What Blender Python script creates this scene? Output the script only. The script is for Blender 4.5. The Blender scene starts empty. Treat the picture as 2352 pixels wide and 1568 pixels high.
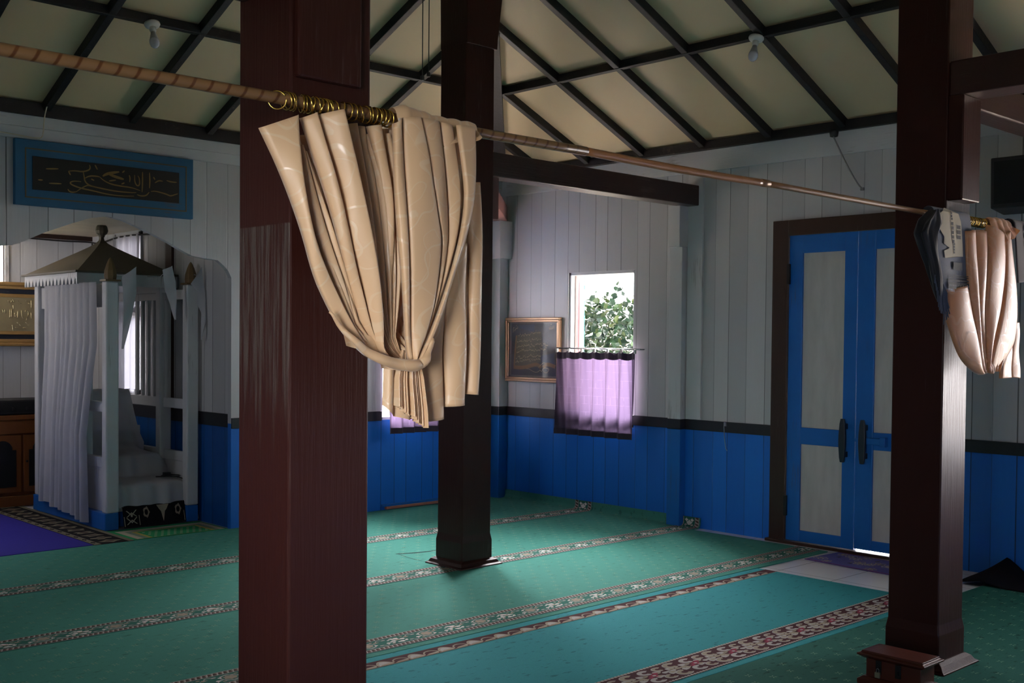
import bpy, bmesh, math, random
from mathutils import Vector, Matrix
random.seed(7)
sc = bpy.context.scene
COL = sc.collection
PI = math.pi

# ---------------------------------------------------------------- camera
cam_d = bpy.data.cameras.new('camera')
cam = bpy.data.objects.new('camera', cam_d)
COL.objects.link(cam)
YAW, PITCH, ROLL, FPX = 0.75227, -0.02523, -0.0087306, 2580.57
_f = Vector((math.sin(YAW)*math.cos(PITCH), math.cos(YAW)*math.cos(PITCH), math.sin(PITCH)))
_r = Vector((math.cos(YAW), -math.sin(YAW), 0))
_d = _f.cross(_r)
_r2 = _r*math.cos(ROLL) + _d*math.sin(ROLL)
_d2 = -_r*math.sin(ROLL) + _d*math.cos(ROLL)
cam.matrix_world = Matrix(((_r2.x, -_d2.x, -_f.x, -7.30785), (_r2.y, -_d2.y, -_f.y, -7.78522),
                           (_r2.z, -_d2.z, -_f.z, 1.5), (0, 0, 0, 1)))
cam_d.sensor_width = 36.0
cam_d.lens = FPX/2352*36.0
cam_d.shift_x = 32.3/2352
cam_d.shift_y = 59.6/2352
cam_d.clip_start = 0.02
sc.camera = cam
sc.cycles.diffuse_bounces = 2

# ---------------------------------------------------------------- view, world, daylight
sc.view_settings.view_transform = 'Standard'
sc.view_settings.look = 'None'
sc.view_settings.gamma = 1.0
sc.view_settings.use_curve_mapping = False
sc.view_settings.exposure = 0.0

LOBE = 390.0          # bright hazy patch of sky beyond the corner of the building
LOBE_K = 20.0
BASE_SKY = 0.25       # the rest of the overcast sky
world = bpy.data.worlds.new('sky')
sc.world = world
world.use_nodes = True
wn = world.node_tree
wn.nodes.clear()
w_out = wn.nodes.new('ShaderNodeOutputWorld')
w_bg = wn.nodes.new('ShaderNodeBackground')
w_tc = wn.nodes.new('ShaderNodeTexCoord')
w_dot = wn.nodes.new('ShaderNodeVectorMath'); w_dot.operation = 'DOT_PRODUCT'
_az, _el = math.radians(45), math.radians(34)
w_dot.inputs[1].default_value = (math.sin(_az)*math.cos(_el), math.cos(_az)*math.cos(_el), math.sin(_el))
wn.links.new(w_tc.outputs['Generated'], w_dot.inputs[0])
def _wm(op, a, b):
    n = wn.nodes.new('ShaderNodeMath'); n.operation = op
    for i, v in enumerate((a, b)):
        if hasattr(v, 'links'): wn.links.new(v, n.inputs[i])
        else: n.inputs[i].default_value = v
    return n.outputs[0]
_e = _wm('POWER', math.e, _wm('MULTIPLY', _wm('SUBTRACT', w_dot.outputs['Value'], 1.0), LOBE_K))
w_str = _wm('ADD', _wm('MULTIPLY', _e, LOBE), BASE_SKY)
for az_, el_, k_, amp_ in ((58, 42, 3.0, 20.0), (234, 2, 26.0, 36.0), (112, 3, 12.0, 34.0)):      # one broad sky glow, two low ones added to light curtain and pillars
    n_ = wn.nodes.new('ShaderNodeVectorMath'); n_.operation = 'DOT_PRODUCT'
    a_, b_ = math.radians(az_), math.radians(el_)
    n_.inputs[1].default_value = (math.sin(a_)*math.cos(b_), math.cos(a_)*math.cos(b_), math.sin(b_))
    wn.links.new(w_tc.outputs['Generated'], n_.inputs[0])
    w_str = _wm('ADD', w_str, _wm('MULTIPLY', _wm('POWER', math.e, _wm('MULTIPLY', _wm('SUBTRACT', n_.outputs['Value'], 1.0), k_)), amp_))
w_bg.inputs['Color'].default_value = (1.0, 0.965, 0.985, 1)
wn.links.new(w_str, w_bg.inputs['Strength'])
wn.links.new(w_bg.outputs[0], w_out.inputs['Surface'])

def portal(name, loc, size_x, size_y, direction):
    ld = bpy.data.lights.new(name, 'AREA')
    ld.shape = 'RECTANGLE'; ld.size = size_x; ld.size_y = size_y
    ld.cycles.is_portal = True
    o = bpy.data.objects.new(name, ld)
    o.location = loc
    o.rotation_euler = Vector(direction).to_track_quat('-Z', 'Z').to_euler()
    COL.objects.link(o)
portal('window_portal', (0.07, -1.265, 1.43), 0.77, 1.34, (-1, 0, 0))
portal('window_portal', (-1.015, 0.07, 1.44), 0.77, 1.32, (0, -1, 0))
portal('window_portal', (0.07, -6.285, 1.43), 0.77, 1.34, (-1, 0, 0))
portal('window_portal', (-2.78, 1.825, 1.71), 0.45, 1.36, (-1, 0, 0))
portal('window_portal', (-4.1, 2.71, 2.14), 0.93, 0.38, (0, -1, 0))
portal('window_portal', (-8.13, -7.15, 1.42), 1.1, 1.35, (1, 0, 0))  # at an unseen opening placed to light the curtain

portal('window_portal', (-4.93, 1.95, 2.14), .9, 0.38, (1, 0, 0))  # at the unseen opening added to brighten the niche
portal('window_portal', (-8.13, -1.275, 1.75), 0.85, 0.7, (1, 0, 0))  # at an unseen opening added to light the middle pillar

# ---------------------------------------------------------------- node helpers
class G:
    def __init__(s, name):
        s.mat = bpy.data.materials.new(name)
        s.mat.use_nodes = True
        s.nt = s.mat.node_tree
        s.bsdf = s.nt.nodes['Principled BSDF']
        s.out = s.nt.nodes['Material Output']
        s._tc = None
    def n(s, t): return s.nt.nodes.new(t)
    def put(s, sock, v):
        if hasattr(v, 'links'): s.nt.links.new(v, sock)
        elif isinstance(v, tuple) and len(v) == 3 and sock.type == 'RGBA': sock.default_value = (*v, 1)
        else: sock.default_value = v
    def m(s, op, a, b=0.0, c=0.0, clamp=False):
        n = s.n('ShaderNodeMath'); n.operation = op; n.use_clamp = clamp
        for i, v in enumerate((a, b, c)): s.put(n.inputs[i], v)
        return n.outputs[0]
    def mix(s, f, a, b):
        n = s.n('ShaderNodeMix'); n.data_type = 'RGBA'
        s.put(n.inputs[0], f); s.put(n.inputs[6], a); s.put(n.inputs[7], b)
        return n.outputs[2]
    def obj(s):
        if not s._tc: s._tc = s.n('ShaderNodeTexCoord')
        return s._tc.outputs['Object']
    def uv(s):
        if not s._tc: s._tc = s.n('ShaderNodeTexCoord')
        return s._tc.outputs['UV']
    def pos(s): return s.n('ShaderNodeNewGeometry').outputs['Position']
    def sep(s, v):
        n = s.n('ShaderNodeSeparateXYZ'); s.put(n.inputs[0], v); return n.outputs
    def scl(s, v, k):
        n = s.n('ShaderNodeVectorMath'); n.operation = 'MULTIPLY'; s.put(n.inputs[0], v); n.inputs[1].default_value = k
        return n.outputs[0]
    def noise(s, v, scale, detail=3.0, rough=0.55):
        n = s.n('ShaderNodeTexNoise'); s.put(n.inputs['Vector'], v)
        n.inputs['Scale'].default_value = scale; n.inputs['Detail'].default_value = detail
        n.inputs['Roughness'].default_value = rough
        return n.outputs['Fac']
    def white(s, w):
        n = s.n('ShaderNodeTexWhiteNoise'); n.noise_dimensions = '1D'; s.put(n.inputs['W'], w)
        return n.outputs['Value']
    def voro(s, v, scale, feat='F1'):
        n = s.n('ShaderNodeTexVoronoi'); n.feature = feat; s.put(n.inputs['Vector'], v); n.inputs['Scale'].default_value = scale
        return n.outputs['Distance']
    def step(s, v, lo, hi):
        n = s.n('ShaderNodeMapRange'); n.interpolation_type = 'SMOOTHSTEP'
        s.put(n.inputs[0], v); n.inputs[1].default_value = lo; n.inputs[2].default_value = hi
        return n.outputs[0]
    def bump(s, h, strength, dist):
        n = s.n('ShaderNodeBump'); n.inputs['Strength'].default_value = strength; n.inputs['Distance'].default_value = dist
        s.put(n.inputs['Height'], h); s.put(s.bsdf.inputs['Normal'], n.outputs[0])
    def set(s, **k):
        for a, v in k.items(): s.put(s.bsdf.inputs[a.replace('_', ' ')], v)
        return s.mat

def dk(c, k): return tuple(min(1.0, x*k) for x in c)

def mat(name, col, rough=0.5, metal=0.0, var=0.18, vs=6.0, bump=0.15, bs=40.0, stretch=(1, 1, 1), **k):
    g = G(name)
    v = g.scl(g.obj(), stretch)
    f = g.noise(v, vs, 4)
    g.set(Base_Color=g.mix(f, dk(col, 1-var), dk(col, 1+var)), Roughness=rough, Metallic=metal, **k)
    if bump: g.bump(g.noise(v, bs, 4), bump, 0.004)
    return g.mat

# ---------------------------------------------------------------- materials
def worn_post():
    g = G('dark_maroon_paint_with_bare_patch')
    v = g.obj(); x, y, z = g.sep(v)
    f = g.noise(g.scl(v, (16, 16, 0.6)), 6, 6, 0.65); f2 = g.noise(v, 3, 3)
    nx = g.sep(g.n('ShaderNodeNewGeometry').outputs['Normal'])[0]
    edge = g.m('ADD', z, g.m('MULTIPLY', g.noise(g.scl(v, (30, 30, 2)), 2, 2), 0.5))
    m_ = g.m('MULTIPLY', g.step(edge, 1.50, 1.75), g.m('SUBTRACT', 1.0, g.step(z, 1.778, 1.783)))
    m_ = g.m('MULTIPLY', m_, g.m('LESS_THAN', nx, -0.5))
    m_ = g.m('MULTIPLY', m_, g.step(f, 0.40, 0.62))
    col = g.mix(f2, (0.029, 0.0076, 0.0056), (0.040, 0.0105, 0.0074))
    col = g.mix(g.m('MULTIPLY', m_, 0.8), col, (0.085, 0.070, 0.060))
    g.bump(g.m('ADD', f, g.m('MULTIPLY', m_, 0.6)), 0.45, 0.004)
    return g.set(Base_Color=col, Roughness=g.m('ADD', 0.34, g.m('MULTIPLY', f, 0.15)), Specular_IOR_Level=0.2)
def wall_paint(name, axis, w, phase, lower=True, k=1.0, bk=1.0):
    """vertical tongue-and-groove boards, white above a painted blue dado"""
    g = G(name)
    p = g.pos(); x, y, z = g.sep(p)
    c = x if axis == 'x' else y
    u = g.m('DIVIDE', g.m('ADD', c, phase), w)
    u = g.m('ADD', u, g.m('MULTIPLY', g.m('SINE', g.m('MULTIPLY', u, 2.4)), 0.10))
    idn = g.m('FLOOR', u); fr = g.m('FRACT', u)
    e = g.m('MINIMUM', fr, g.m('SUBTRACT', 1.0, fr))
    rnd = g.white(idn)
    gap = g.m('SUBTRACT', 1.0, g.step(e, 0.010, 0.028))
    gap = g.m('MULTIPLY', gap, g.m('ADD', 0.35, g.m('MULTIPLY', g.white(g.m('ROUND', u)), 0.65)))
    grain = g.noise(g.scl(p, (9, 9, 0.8)), 5, 5, 0.6)
    spots = g.m('SUBTRACT', 1.0, g.step(g.voro(g.scl(p, (1, 1, 0.5)), 3.1), 0.012, 0.03))
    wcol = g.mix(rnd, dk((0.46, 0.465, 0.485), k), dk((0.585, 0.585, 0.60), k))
    wcol = g.mix(g.m('MULTIPLY', grain, 0.35), wcol, (0.42, 0.42, 0.42))
    wcol = g.mix(g.m('MULTIPLY', spots, 0.7), wcol, (0.12, 0.10, 0.09))
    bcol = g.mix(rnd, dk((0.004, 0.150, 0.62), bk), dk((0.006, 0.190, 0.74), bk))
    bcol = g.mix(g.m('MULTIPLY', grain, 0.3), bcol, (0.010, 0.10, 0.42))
    up = g.step(z, 0.822, 0.826) if lower else 1.0
    col = g.mix(up, bcol, wcol)
    col = g.mix(g.m('MULTIPLY', gap, 0.85), col, g.mix(up, (0.001, 0.008, 0.03), (0.03, 0.029, 0.028)))
    h = g.m('ADD', g.m('MULTIPLY', gap, -1.0), g.m('MULTIPLY', grain, 0.35))
    h = g.m('ADD', h, g.m('MULTIPLY', rnd, 0.35))
    g.bump(h, 0.55, 0.006)
    g.set(Base_Color=col, Roughness=g.m('ADD', 0.34, g.m('MULTIPLY', grain, 0.25)))
    return g.mat

def gloss_wood(name, a, b, rough=0.3, grain=0.4, axis=(14, 14, 0.7), spec=0.4):
    g = G(name)
    v = g.obj()
    f = g.noise(g.scl(v, axis), 6, 6, 0.65)
    f2 = g.noise(v, 3, 3)
    worn = g.step(g.m('MULTIPLY', f, g.noise(g.scl(v, (2, 2, 1)), 1.6, 2)), 0.34, 0.46)
    col = g.mix(f2, a, b)
    col = g.mix(g.m('MULTIPLY', worn, 0.5), col, (0.10, 0.075, 0.065))
    g.bump(f, grain, 0.004)
    g.set(Base_Color=col, Roughness=g.m('ADD', rough, g.m('MULTIPLY', f, 0.15)), Specular_IOR_Level=spec)
    return g.mat

M = {}
M['wall_y'] = wall_paint('boards_door_wall', 'y', 0.1585, 0.080)
M['wall_x'] = wall_paint('boards_front_wall', 'x', 0.150, 0.06)
M['niche_x'] = wall_paint('boards_niche_back', 'x', 0.165, 0.03, k=1.25)  # white lightened here, standing in for light on the back wall
M['niche_y'] = wall_paint('boards_niche_side', 'y', 0.165, 0.02, bk=0.5)  # dado blue darkened here, the shade behind the pulpit put into the colour
M['white_wood'] = gloss_wood('white_painted_wood', (0.54, 0.55, 0.57), (0.64, 0.645, 0.66), 0.38, 0.3)
M['white_x'] = gloss_wood('white_painted_board', (0.52, 0.53, 0.55), (0.62, 0.625, 0.64), 0.38, 0.3, (0.7, 0.7, 14))
M['blue_wood'] = gloss_wood('blue_painted_wood', (0.006, 0.115, 0.42), (0.010, 0.15, 0.52), 0.3, 0.35)
M['teal_panel'] = gloss_wood('dull_blue_paint', (0.010, 0.085, 0.185), (0.014, 0.105, 0.215), 0.5, 0.2, (1, 14, 14))
M['post'] = gloss_wood('dark_maroon_gloss_paint', (0.029, 0.0076, 0.0056), (0.040, 0.0105, 0.0074), 0.32, 0.40, spec=0.2)
M['post_worn'] = worn_post()
M['beam_x'] = gloss_wood('dark_maroon_beam_paint', (0.030, 0.012, 0.010), (0.042, 0.016, 0.013), 0.28, 0.5, (0.7, 14, 14))
M['beam_y'] = gloss_wood('dark_maroon_beam_paint_b', (0.034, 0.0125, 0.010), (0.048, 0.017, 0.013), 0.30, 0.45, (14, 0.7, 14))
M['rose'] = gloss_wood('maroon_paint_lit_rose', (0.12, 0.052, 0.048), (0.16, 0.065, 0.06), 0.4, 0.3)  # maroon lightened to rose, window light put into the colour
M['rafter'] = gloss_wood('black_brown_stain', (0.0055, 0.0045, 0.0055), (0.011, 0.0085, 0.010), 0.42, 0.5, (6, 6, 6))
M['band'] = mat('black_band_paint', (0.011, 0.010, 0.014), 0.4)
M['door_brown'] = gloss_wood('brown_door_frame_paint', (0.030, 0.013, 0.008), (0.045, 0.018, 0.010), 0.33, 0.4)
M['door_white'] = mat('scuffed_white_panel', (0.50, 0.49, 0.47), 0.42, var=0.22, vs=5, bump=0.25, bs=30, stretch=(3, 3, 0.7))
def ceil_mat():
    g = G('cream_ceiling_board')
    f = g.noise(g.pos(), 1.3, 3); f2 = g.noise(g.pos(), 30, 3)
    g.bump(f2, 0.08, 0.003)
    return g.set(Base_Color=g.mix(f, (0.58, 0.455, 0.275), (0.66, 0.53, 0.33)), Roughness=0.55)
M['ceiling'] = ceil_mat()
M['cream'] = mat('cream_paint', (0.66, 0.58, 0.44), 0.6)
M['iron'] = mat('black_iron', (0.02, 0.02, 0.022), 0.45, 0.6)
M['black'] = mat('black_plastic', (0.010, 0.010, 0.012), 0.5)
M['blackgrille'] = mat('black_cloth', (0.006, 0.006, 0.007), 0.9)
M['brass'] = mat('brass', (0.62, 0.42, 0.10), 0.24, 1.0, bump=0.05)
M['steel'] = mat('steel', (0.5, 0.5, 0.52), 0.3, 1.0, bump=0.03)
M['porcelain'] = mat('white_plastic', (0.62, 0.60, 0.55), 0.35, bump=0)
M['gold'] = mat('dull_gold', (0.42, 0.25, 0.09), 0.42, 0.35, bs=60)
M['goldpaint'] = mat('gold_paint', (0.20, 0.13, 0.035), 0.5, 0.2)
M['goldline'] = mat('thin_gold_line', (0.09, 0.065, 0.03), 0.6)
M['copper'] = mat('bronze_frame', (0.33, 0.20, 0.12), 0.38, 0.4)
M['silk_gold'] = mat('gilded_paper', (0.33, 0.27, 0.15), 0.45, 0.2, var=0.25, vs=9)
M['relief'] = mat('raised_gold_lettering', (0.62, 0.52, 0.30), 0.25, 0.7)
M['blackboard'] = mat('black_lacquer', (0.004, 0.0035, 0.003), 0.75, bump=0)
M['navy'] = mat('dark_navy_mount', (0.010, 0.012, 0.022), 0.8)
M['cabinet'] = gloss_wood('orange_brown_varnish', (0.16, 0.050, 0.012), (0.24, 0.078, 0.018), 0.35, 0.3)
M['boxwood'] = gloss_wood('red_brown_varnish', (0.062, 0.014, 0.009), (0.085, 0.019, 0.011), 0.25, 0.3, (14, 1, 14))
M['padlock'] = mat('old_brass_padlock', (0.36, 0.33, 0.22), 0.4, 0.6)
M['roofdk'] = mat('weathered_olive_paint', (0.085, 0.072, 0.048), 0.6)
M['finial'] = mat('brown_gold_paint', (0.14, 0.085, 0.030), 0.5)
M['tile'] = None
def tile_mat():
    g = G('white_floor_tiles')
    x, y, z = g.sep(g.pos())
    def ed(c, ph):
        fr = g.m('FRACT', g.m('DIVIDE', g.m('ADD', c, ph), 0.40))
        return g.m('MINIMUM', fr, g.m('SUBTRACT', 1.0, fr))
    e = g.m('MINIMUM', ed(x, 0.12), ed(y, 0.10))
    j = g.m('SUBTRACT', 1.0, g.step(e, 0.004, 0.009))
    g.bump(g.m('MULTIPLY', j, -1.0), 0.4, 0.002)
    return g.set(Base_Color=g.mix(j, (0.84, 0.83, 0.88), (0.24, 0.23, 0.23)), Roughness=0.2)
M['tile'] = tile_mat()

def carpet_mat(name, col, scuff=0.55, fleck=1.0):
    g = G(name)
    p = g.pos()
    f = g.noise(p, 420, 2, 0.7); f2 = g.noise(p, 2.2, 4)
    sc_ = g.step(g.noise(g.scl(p, (26, 60, 30)), 0.55, 3, 0.6), 0.585, 0.70)
    c = g.mix(f, dk(col, 0.62), dk(col, 1.38))
    c = g.mix(f2, dk(col, 0.9), c) if False else c
    c = g.mix(g.m('MULTIPLY', sc_, scuff), c, dk(col, 0.35))
    g.bump(f, 0.5*fleck, 0.006)
    return g.set(Base_Color=c, Roughness=1.0, Specular_IOR_Level=0.08)
M['green'] = carpet_mat('green_carpet_pile', (0.060, 0.250, 0.205))
M['green_dk'] = carpet_mat('dark_green_border_pile', (0.032, 0.150, 0.118))
M['teal'] = carpet_mat('teal_carpet_pile', (0.040, 0.280, 0.315))
M['green_darker'] = carpet_mat('darker_green_pile', (0.030, 0.135, 0.110), 0.8)  # the green pile in a much darker tone, with stronger scuffs
M['c_tan'] = carpet_mat('tan_pile', (0.36, 0.31, 0.24), 0.2)
M['c_grey'] = carpet_mat('grey_beige_pile', (0.44, 0.41, 0.40), 0.2)
M['c_white'] = carpet_mat('off_white_pile', (0.72, 0.72, 0.68), 0.1)
M['c_maroon'] = carpet_mat('dark_maroon_pile', (0.075, 0.028, 0.034), 0.2)
M['c_rose'] = carpet_mat('rose_pile', (0.30, 0.045, 0.085), 0.2)
M['c_brown'] = carpet_mat('dark_brown_pile', (0.085, 0.062, 0.055), 0.2)
M['c_fleck'] = carpet_mat('sand_fleck_pile', (0.18, 0.33, 0.24), 0.2)
M['c_black'] = carpet_mat('black_pile', (0.014, 0.013, 0.016), 0.2)
M['c_purple'] = carpet_mat('violet_blue_pile', (0.040, 0.034, 0.30), 0.15)
M['c_mat'] = carpet_mat('violet_mat_pile', (0.115, 0.115, 0.36), 0.25)
M['c_leaf'] = carpet_mat('bright_green_pile', (0.030, 0.30, 0.12), 0.2)
M['c_yellow'] = carpet_mat('ochre_pile', (0.42, 0.36, 0.10), 0.2)
M['c_cream'] = carpet_mat('cream_pile', (0.50, 0.46, 0.34), 0.2)

def satin_mat(name, col, tint):
    """cream satin damask: a slightly glossier, lighter vine weave on a plain ground"""
    g = G(name)
    u = g.uv()
    n = g.noise(u, 8.0, 1.0, 0.4)
    n2 = g.noise(g.scl(u, (1, 1, 1)), 12.0, 0.5, 0.4)
    vine = g.m('SUBTRACT', 1.0, g.step(g.m('ABSOLUTE', g.m('SUBTRACT', n, 0.5)), 0.008, 0.018))
    vine2 = g.m('SUBTRACT', 1.0, g.step(g.m('ABSOLUTE', g.m('SUBTRACT', n2, 0.58)), 0.006, 0.014))
    ang = g.voro(u, 7.5)
    leaf = g.m('SUBTRACT', 1.0, g.step(g.m('ADD', ang, g.m('MULTIPLY', g.noise(u, 40, 2), 0.16)), 0.19, 0.22))
    pat = g.m('MAXIMUM', g.m('MAXIMUM', vine, g.m('MULTIPLY', vine2, 0.7)), leaf)
    thread = g.noise(g.scl(u, (500, 40, 1)), 1.0, 2)
    c = g.mix(g.m('MULTIPLY', pat, 0.40), col, tint)
    g.bump(g.m('ADD', g.m('MULTIPLY', pat, 0.5), g.m('MULTIPLY', thread, 0.15)), 0.25, 0.0012)
    g.set(Base_Color=c, Roughness=g.m('SUBTRACT', 0.46, g.m('MULTIPLY', pat, 0.18)), Sheen_Weight=0.35, Sheen_Roughness=0.35,
          Specular_IOR_Level=0.6)
    tr = g.n('ShaderNodeBsdfTranslucent'); g.put(tr.inputs[0], g.mix(pat, (0.72, 0.28, 0.09), (0.70, 0.34, 0.14)))
    mx = g.n('ShaderNodeMixShader'); mx.inputs[0].default_value = 0.24
    g.nt.links.new(g.bsdf.outputs[0], mx.inputs[1]); g.nt.links.new(tr.outputs[0], mx.inputs[2])
    g.nt.links.new(mx.outputs[0], g.out.inputs[0])
    return g.mat
M['satin'] = satin_mat('cream_satin_damask', (0.84, 0.59, 0.345), (0.92, 0.77, 0.55))
M['satin_peach'] = satin_mat('peach_satin', (0.70, 0.36, 0.18), (0.80, 0.50, 0.30))

def cloth_mat(name, col, trans, t=0.3, rough=0.85, pattern=None):
    g = G(name)
    v = g.obj(); f = g.noise(v, 9, 4); th = g.noise(v, 300, 2)
    c = g.mix(f, dk(col, 0.9), dk(col, 1.08))
    tc = trans
    if pattern:
        x, y, z = g.sep(v)
        h = g.m('ADD', x, y)
        row = g.m('FLOOR', g.m('DIVIDE', z, 0.07))
        fx = g.m('FRACT', g.m('ADD', g.m('DIVIDE', h, 0.075), g.m('MULTIPLY', row, 0.43)))
        fz = g.m('FRACT', g.m('DIVIDE', z, 0.07))
        e = g.m('MINIMUM', g.m('MINIMUM', fx, g.m('SUBTRACT', 1.0, fx)), g.m('MINIMUM', fz, g.m('SUBTRACT', 1.0, fz)))
        ln = g.m('SUBTRACT', 1.0, g.step(e, 0.012, 0.035))
        ln = g.m('MULTIPLY', ln, g.step(g.noise(v, 14, 2), .42, .55))
        tc = g.mix(ln, trans, dk(trans, 1.35))
        c = g.mix(ln, c, dk(col, 1.25))
    g.bump(th, 0.2, 0.002)
    g.set(Base_Color=c, Roughness=rough, Sheen_Weight=0.15)
    tr = g.n('ShaderNodeBsdfTranslucent'); g.put(tr.inputs[0], tc)
    mx = g.n('ShaderNodeMixShader'); mx.inputs[0].default_value = t
    g.nt.links.new(g.bsdf.outputs[0], mx.inputs[1]); g.nt.links.new(tr.outputs[0], mx.inputs[2])
    g.nt.links.new(mx.outputs[0], g.out.inputs[0])
    return g.mat
M['purple'] = cloth_mat('purple_curtain_cloth', (0.085, 0.055, 0.10), (0.050, 0.0345, 0.062), 0.5, 0.6, pattern=True)
M['purple_hem'] = cloth_mat('purple_curtain_hem', (0.05, 0.03, 0.06), (0.012, 0.008, 0.014), 0.3, 0.6)
M['whitecloth'] = cloth_mat('white_cotton', (0.56, 0.56, 0.60), (0.5, 0.5, 0.55), 0.22)
M['shawl'] = cloth_mat('blue_grey_shawl', (0.060, 0.075, 0.115), (0.03, 0.04, 0.06), 0.1)
M['shawl_dark'] = cloth_mat('black_blue_shawl', (0.010, 0.012, 0.018), (0.005, 0.005, 0.008), 0.1)
M['shawl_cream'] = cloth_mat('cream_shawl_panel', (0.46, 0.41, 0.29), (0.1, 0.09, 0.06), 0.1)
M['plaid'] = cloth_mat('black_violet_cloth', (0.020, 0.016, 0.026), (0.01, 0.01, 0.012), 0.1)
M['plaid_line'] = cloth_mat('grey_violet_thread', (0.24, 0.21, 0.27), (0.05, 0.05, 0.05), 0.1)

def rod_mat(name, a, b, pitch=0.05):
    g = G(name)
    x, y, z = g.sep(g.obj())
    an = g.m('ARCTAN2', z, y)
    f = g.m('FRACT', g.m('ADD', g.m('DIVIDE', x, pitch), g.m('DIVIDE', an, 2*PI)))
    s = g.m('SUBTRACT', 1.0, g.step(g.m('ABSOLUTE', g.m('SUBTRACT', f, 0.5)), 0.05, 0.13))
    g.bump(g.noise(g.scl(g.obj(), (30, 300, 300)), 1, 2), 0.2, 0.001)
    return g.set(Base_Color=g.mix(s, a, b), Roughness=0.32)
M['rod'] = rod_mat('bamboo_print_rod', (0.19, 0.105, 0.045), (0.085, 0.03, 0.008), 0.042)
M['rod_fine'] = rod_mat('speckled_bronze_rod', (0.28, 0.15, 0.07), (0.14, 0.065, 0.03), 0.006)

def glass_mat(name):
    g = G(name)
    return g.set(Base_Color=(1, 1, 1), Roughness=0.10, Transmission_Weight=1.0, IOR=1.22)
M['glass'] = glass_mat('picture_glass')
M['bulb'] = mat('frosted_bulb', (0.55, 0.55, 0.62), 0.12, bump=0)
M['leaf'] = [mat('leaf_green_%d' % i, c, 0.5, var=0.35, vs=3, bump=0) for i, c in enumerate(
    [(0.014, 0.040, 0.016), (0.022, 0.060, 0.022), (0.010, 0.028, 0.014), (0.045, 0.070, 0.018)])]
M['stem'] = mat('shrub_stem', (0.12, 0.08, 0.05), 0.8)
M['ground'] = mat('pale_concrete_yard', (0.80, 0.70, 0.55), 0.9, bs=20)
M['house'] = mat('white_rendered_wall', (0.60, 0.60, 0.58), 0.8)
M['pinkjamb'] = mat('dusty_red_jamb_paint', (0.42, 0.14, 0.14), 0.5)
M['tealshut'] = mat('turquoise_shutter_paint', (0.05, 0.28, 0.30), 0.5)
M['art_dark'] = mat('painted_dark_ground', (0.030, 0.026, 0.034), 0.6, var=0.5, vs=5)
M['art_navy'] = mat('painted_blue_ground', (0.022, 0.032, 0.065), 0.6, var=0.4, vs=7)
M['art_page'] = mat('painted_olive_page', (0.070, 0.062, 0.030), 0.6, var=0.5, vs=9)
M['art_ochre'] = mat('painted_ochre', (0.20, 0.105, 0.035), 0.6)
M['art_gold'] = mat('painted_gold_strokes', (0.50, 0.38, 0.22), 0.5)
M['mount'] = mat('grey_brown_mount', (0.16, 0.13, 0.12), 0.7)

# ---------------------------------------------------------------- geometry helpers
def wloc(o):
    v = Vector((0, 0, 0))
    while o is not None:
        v += o.location; o = o.parent
    return v

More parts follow.
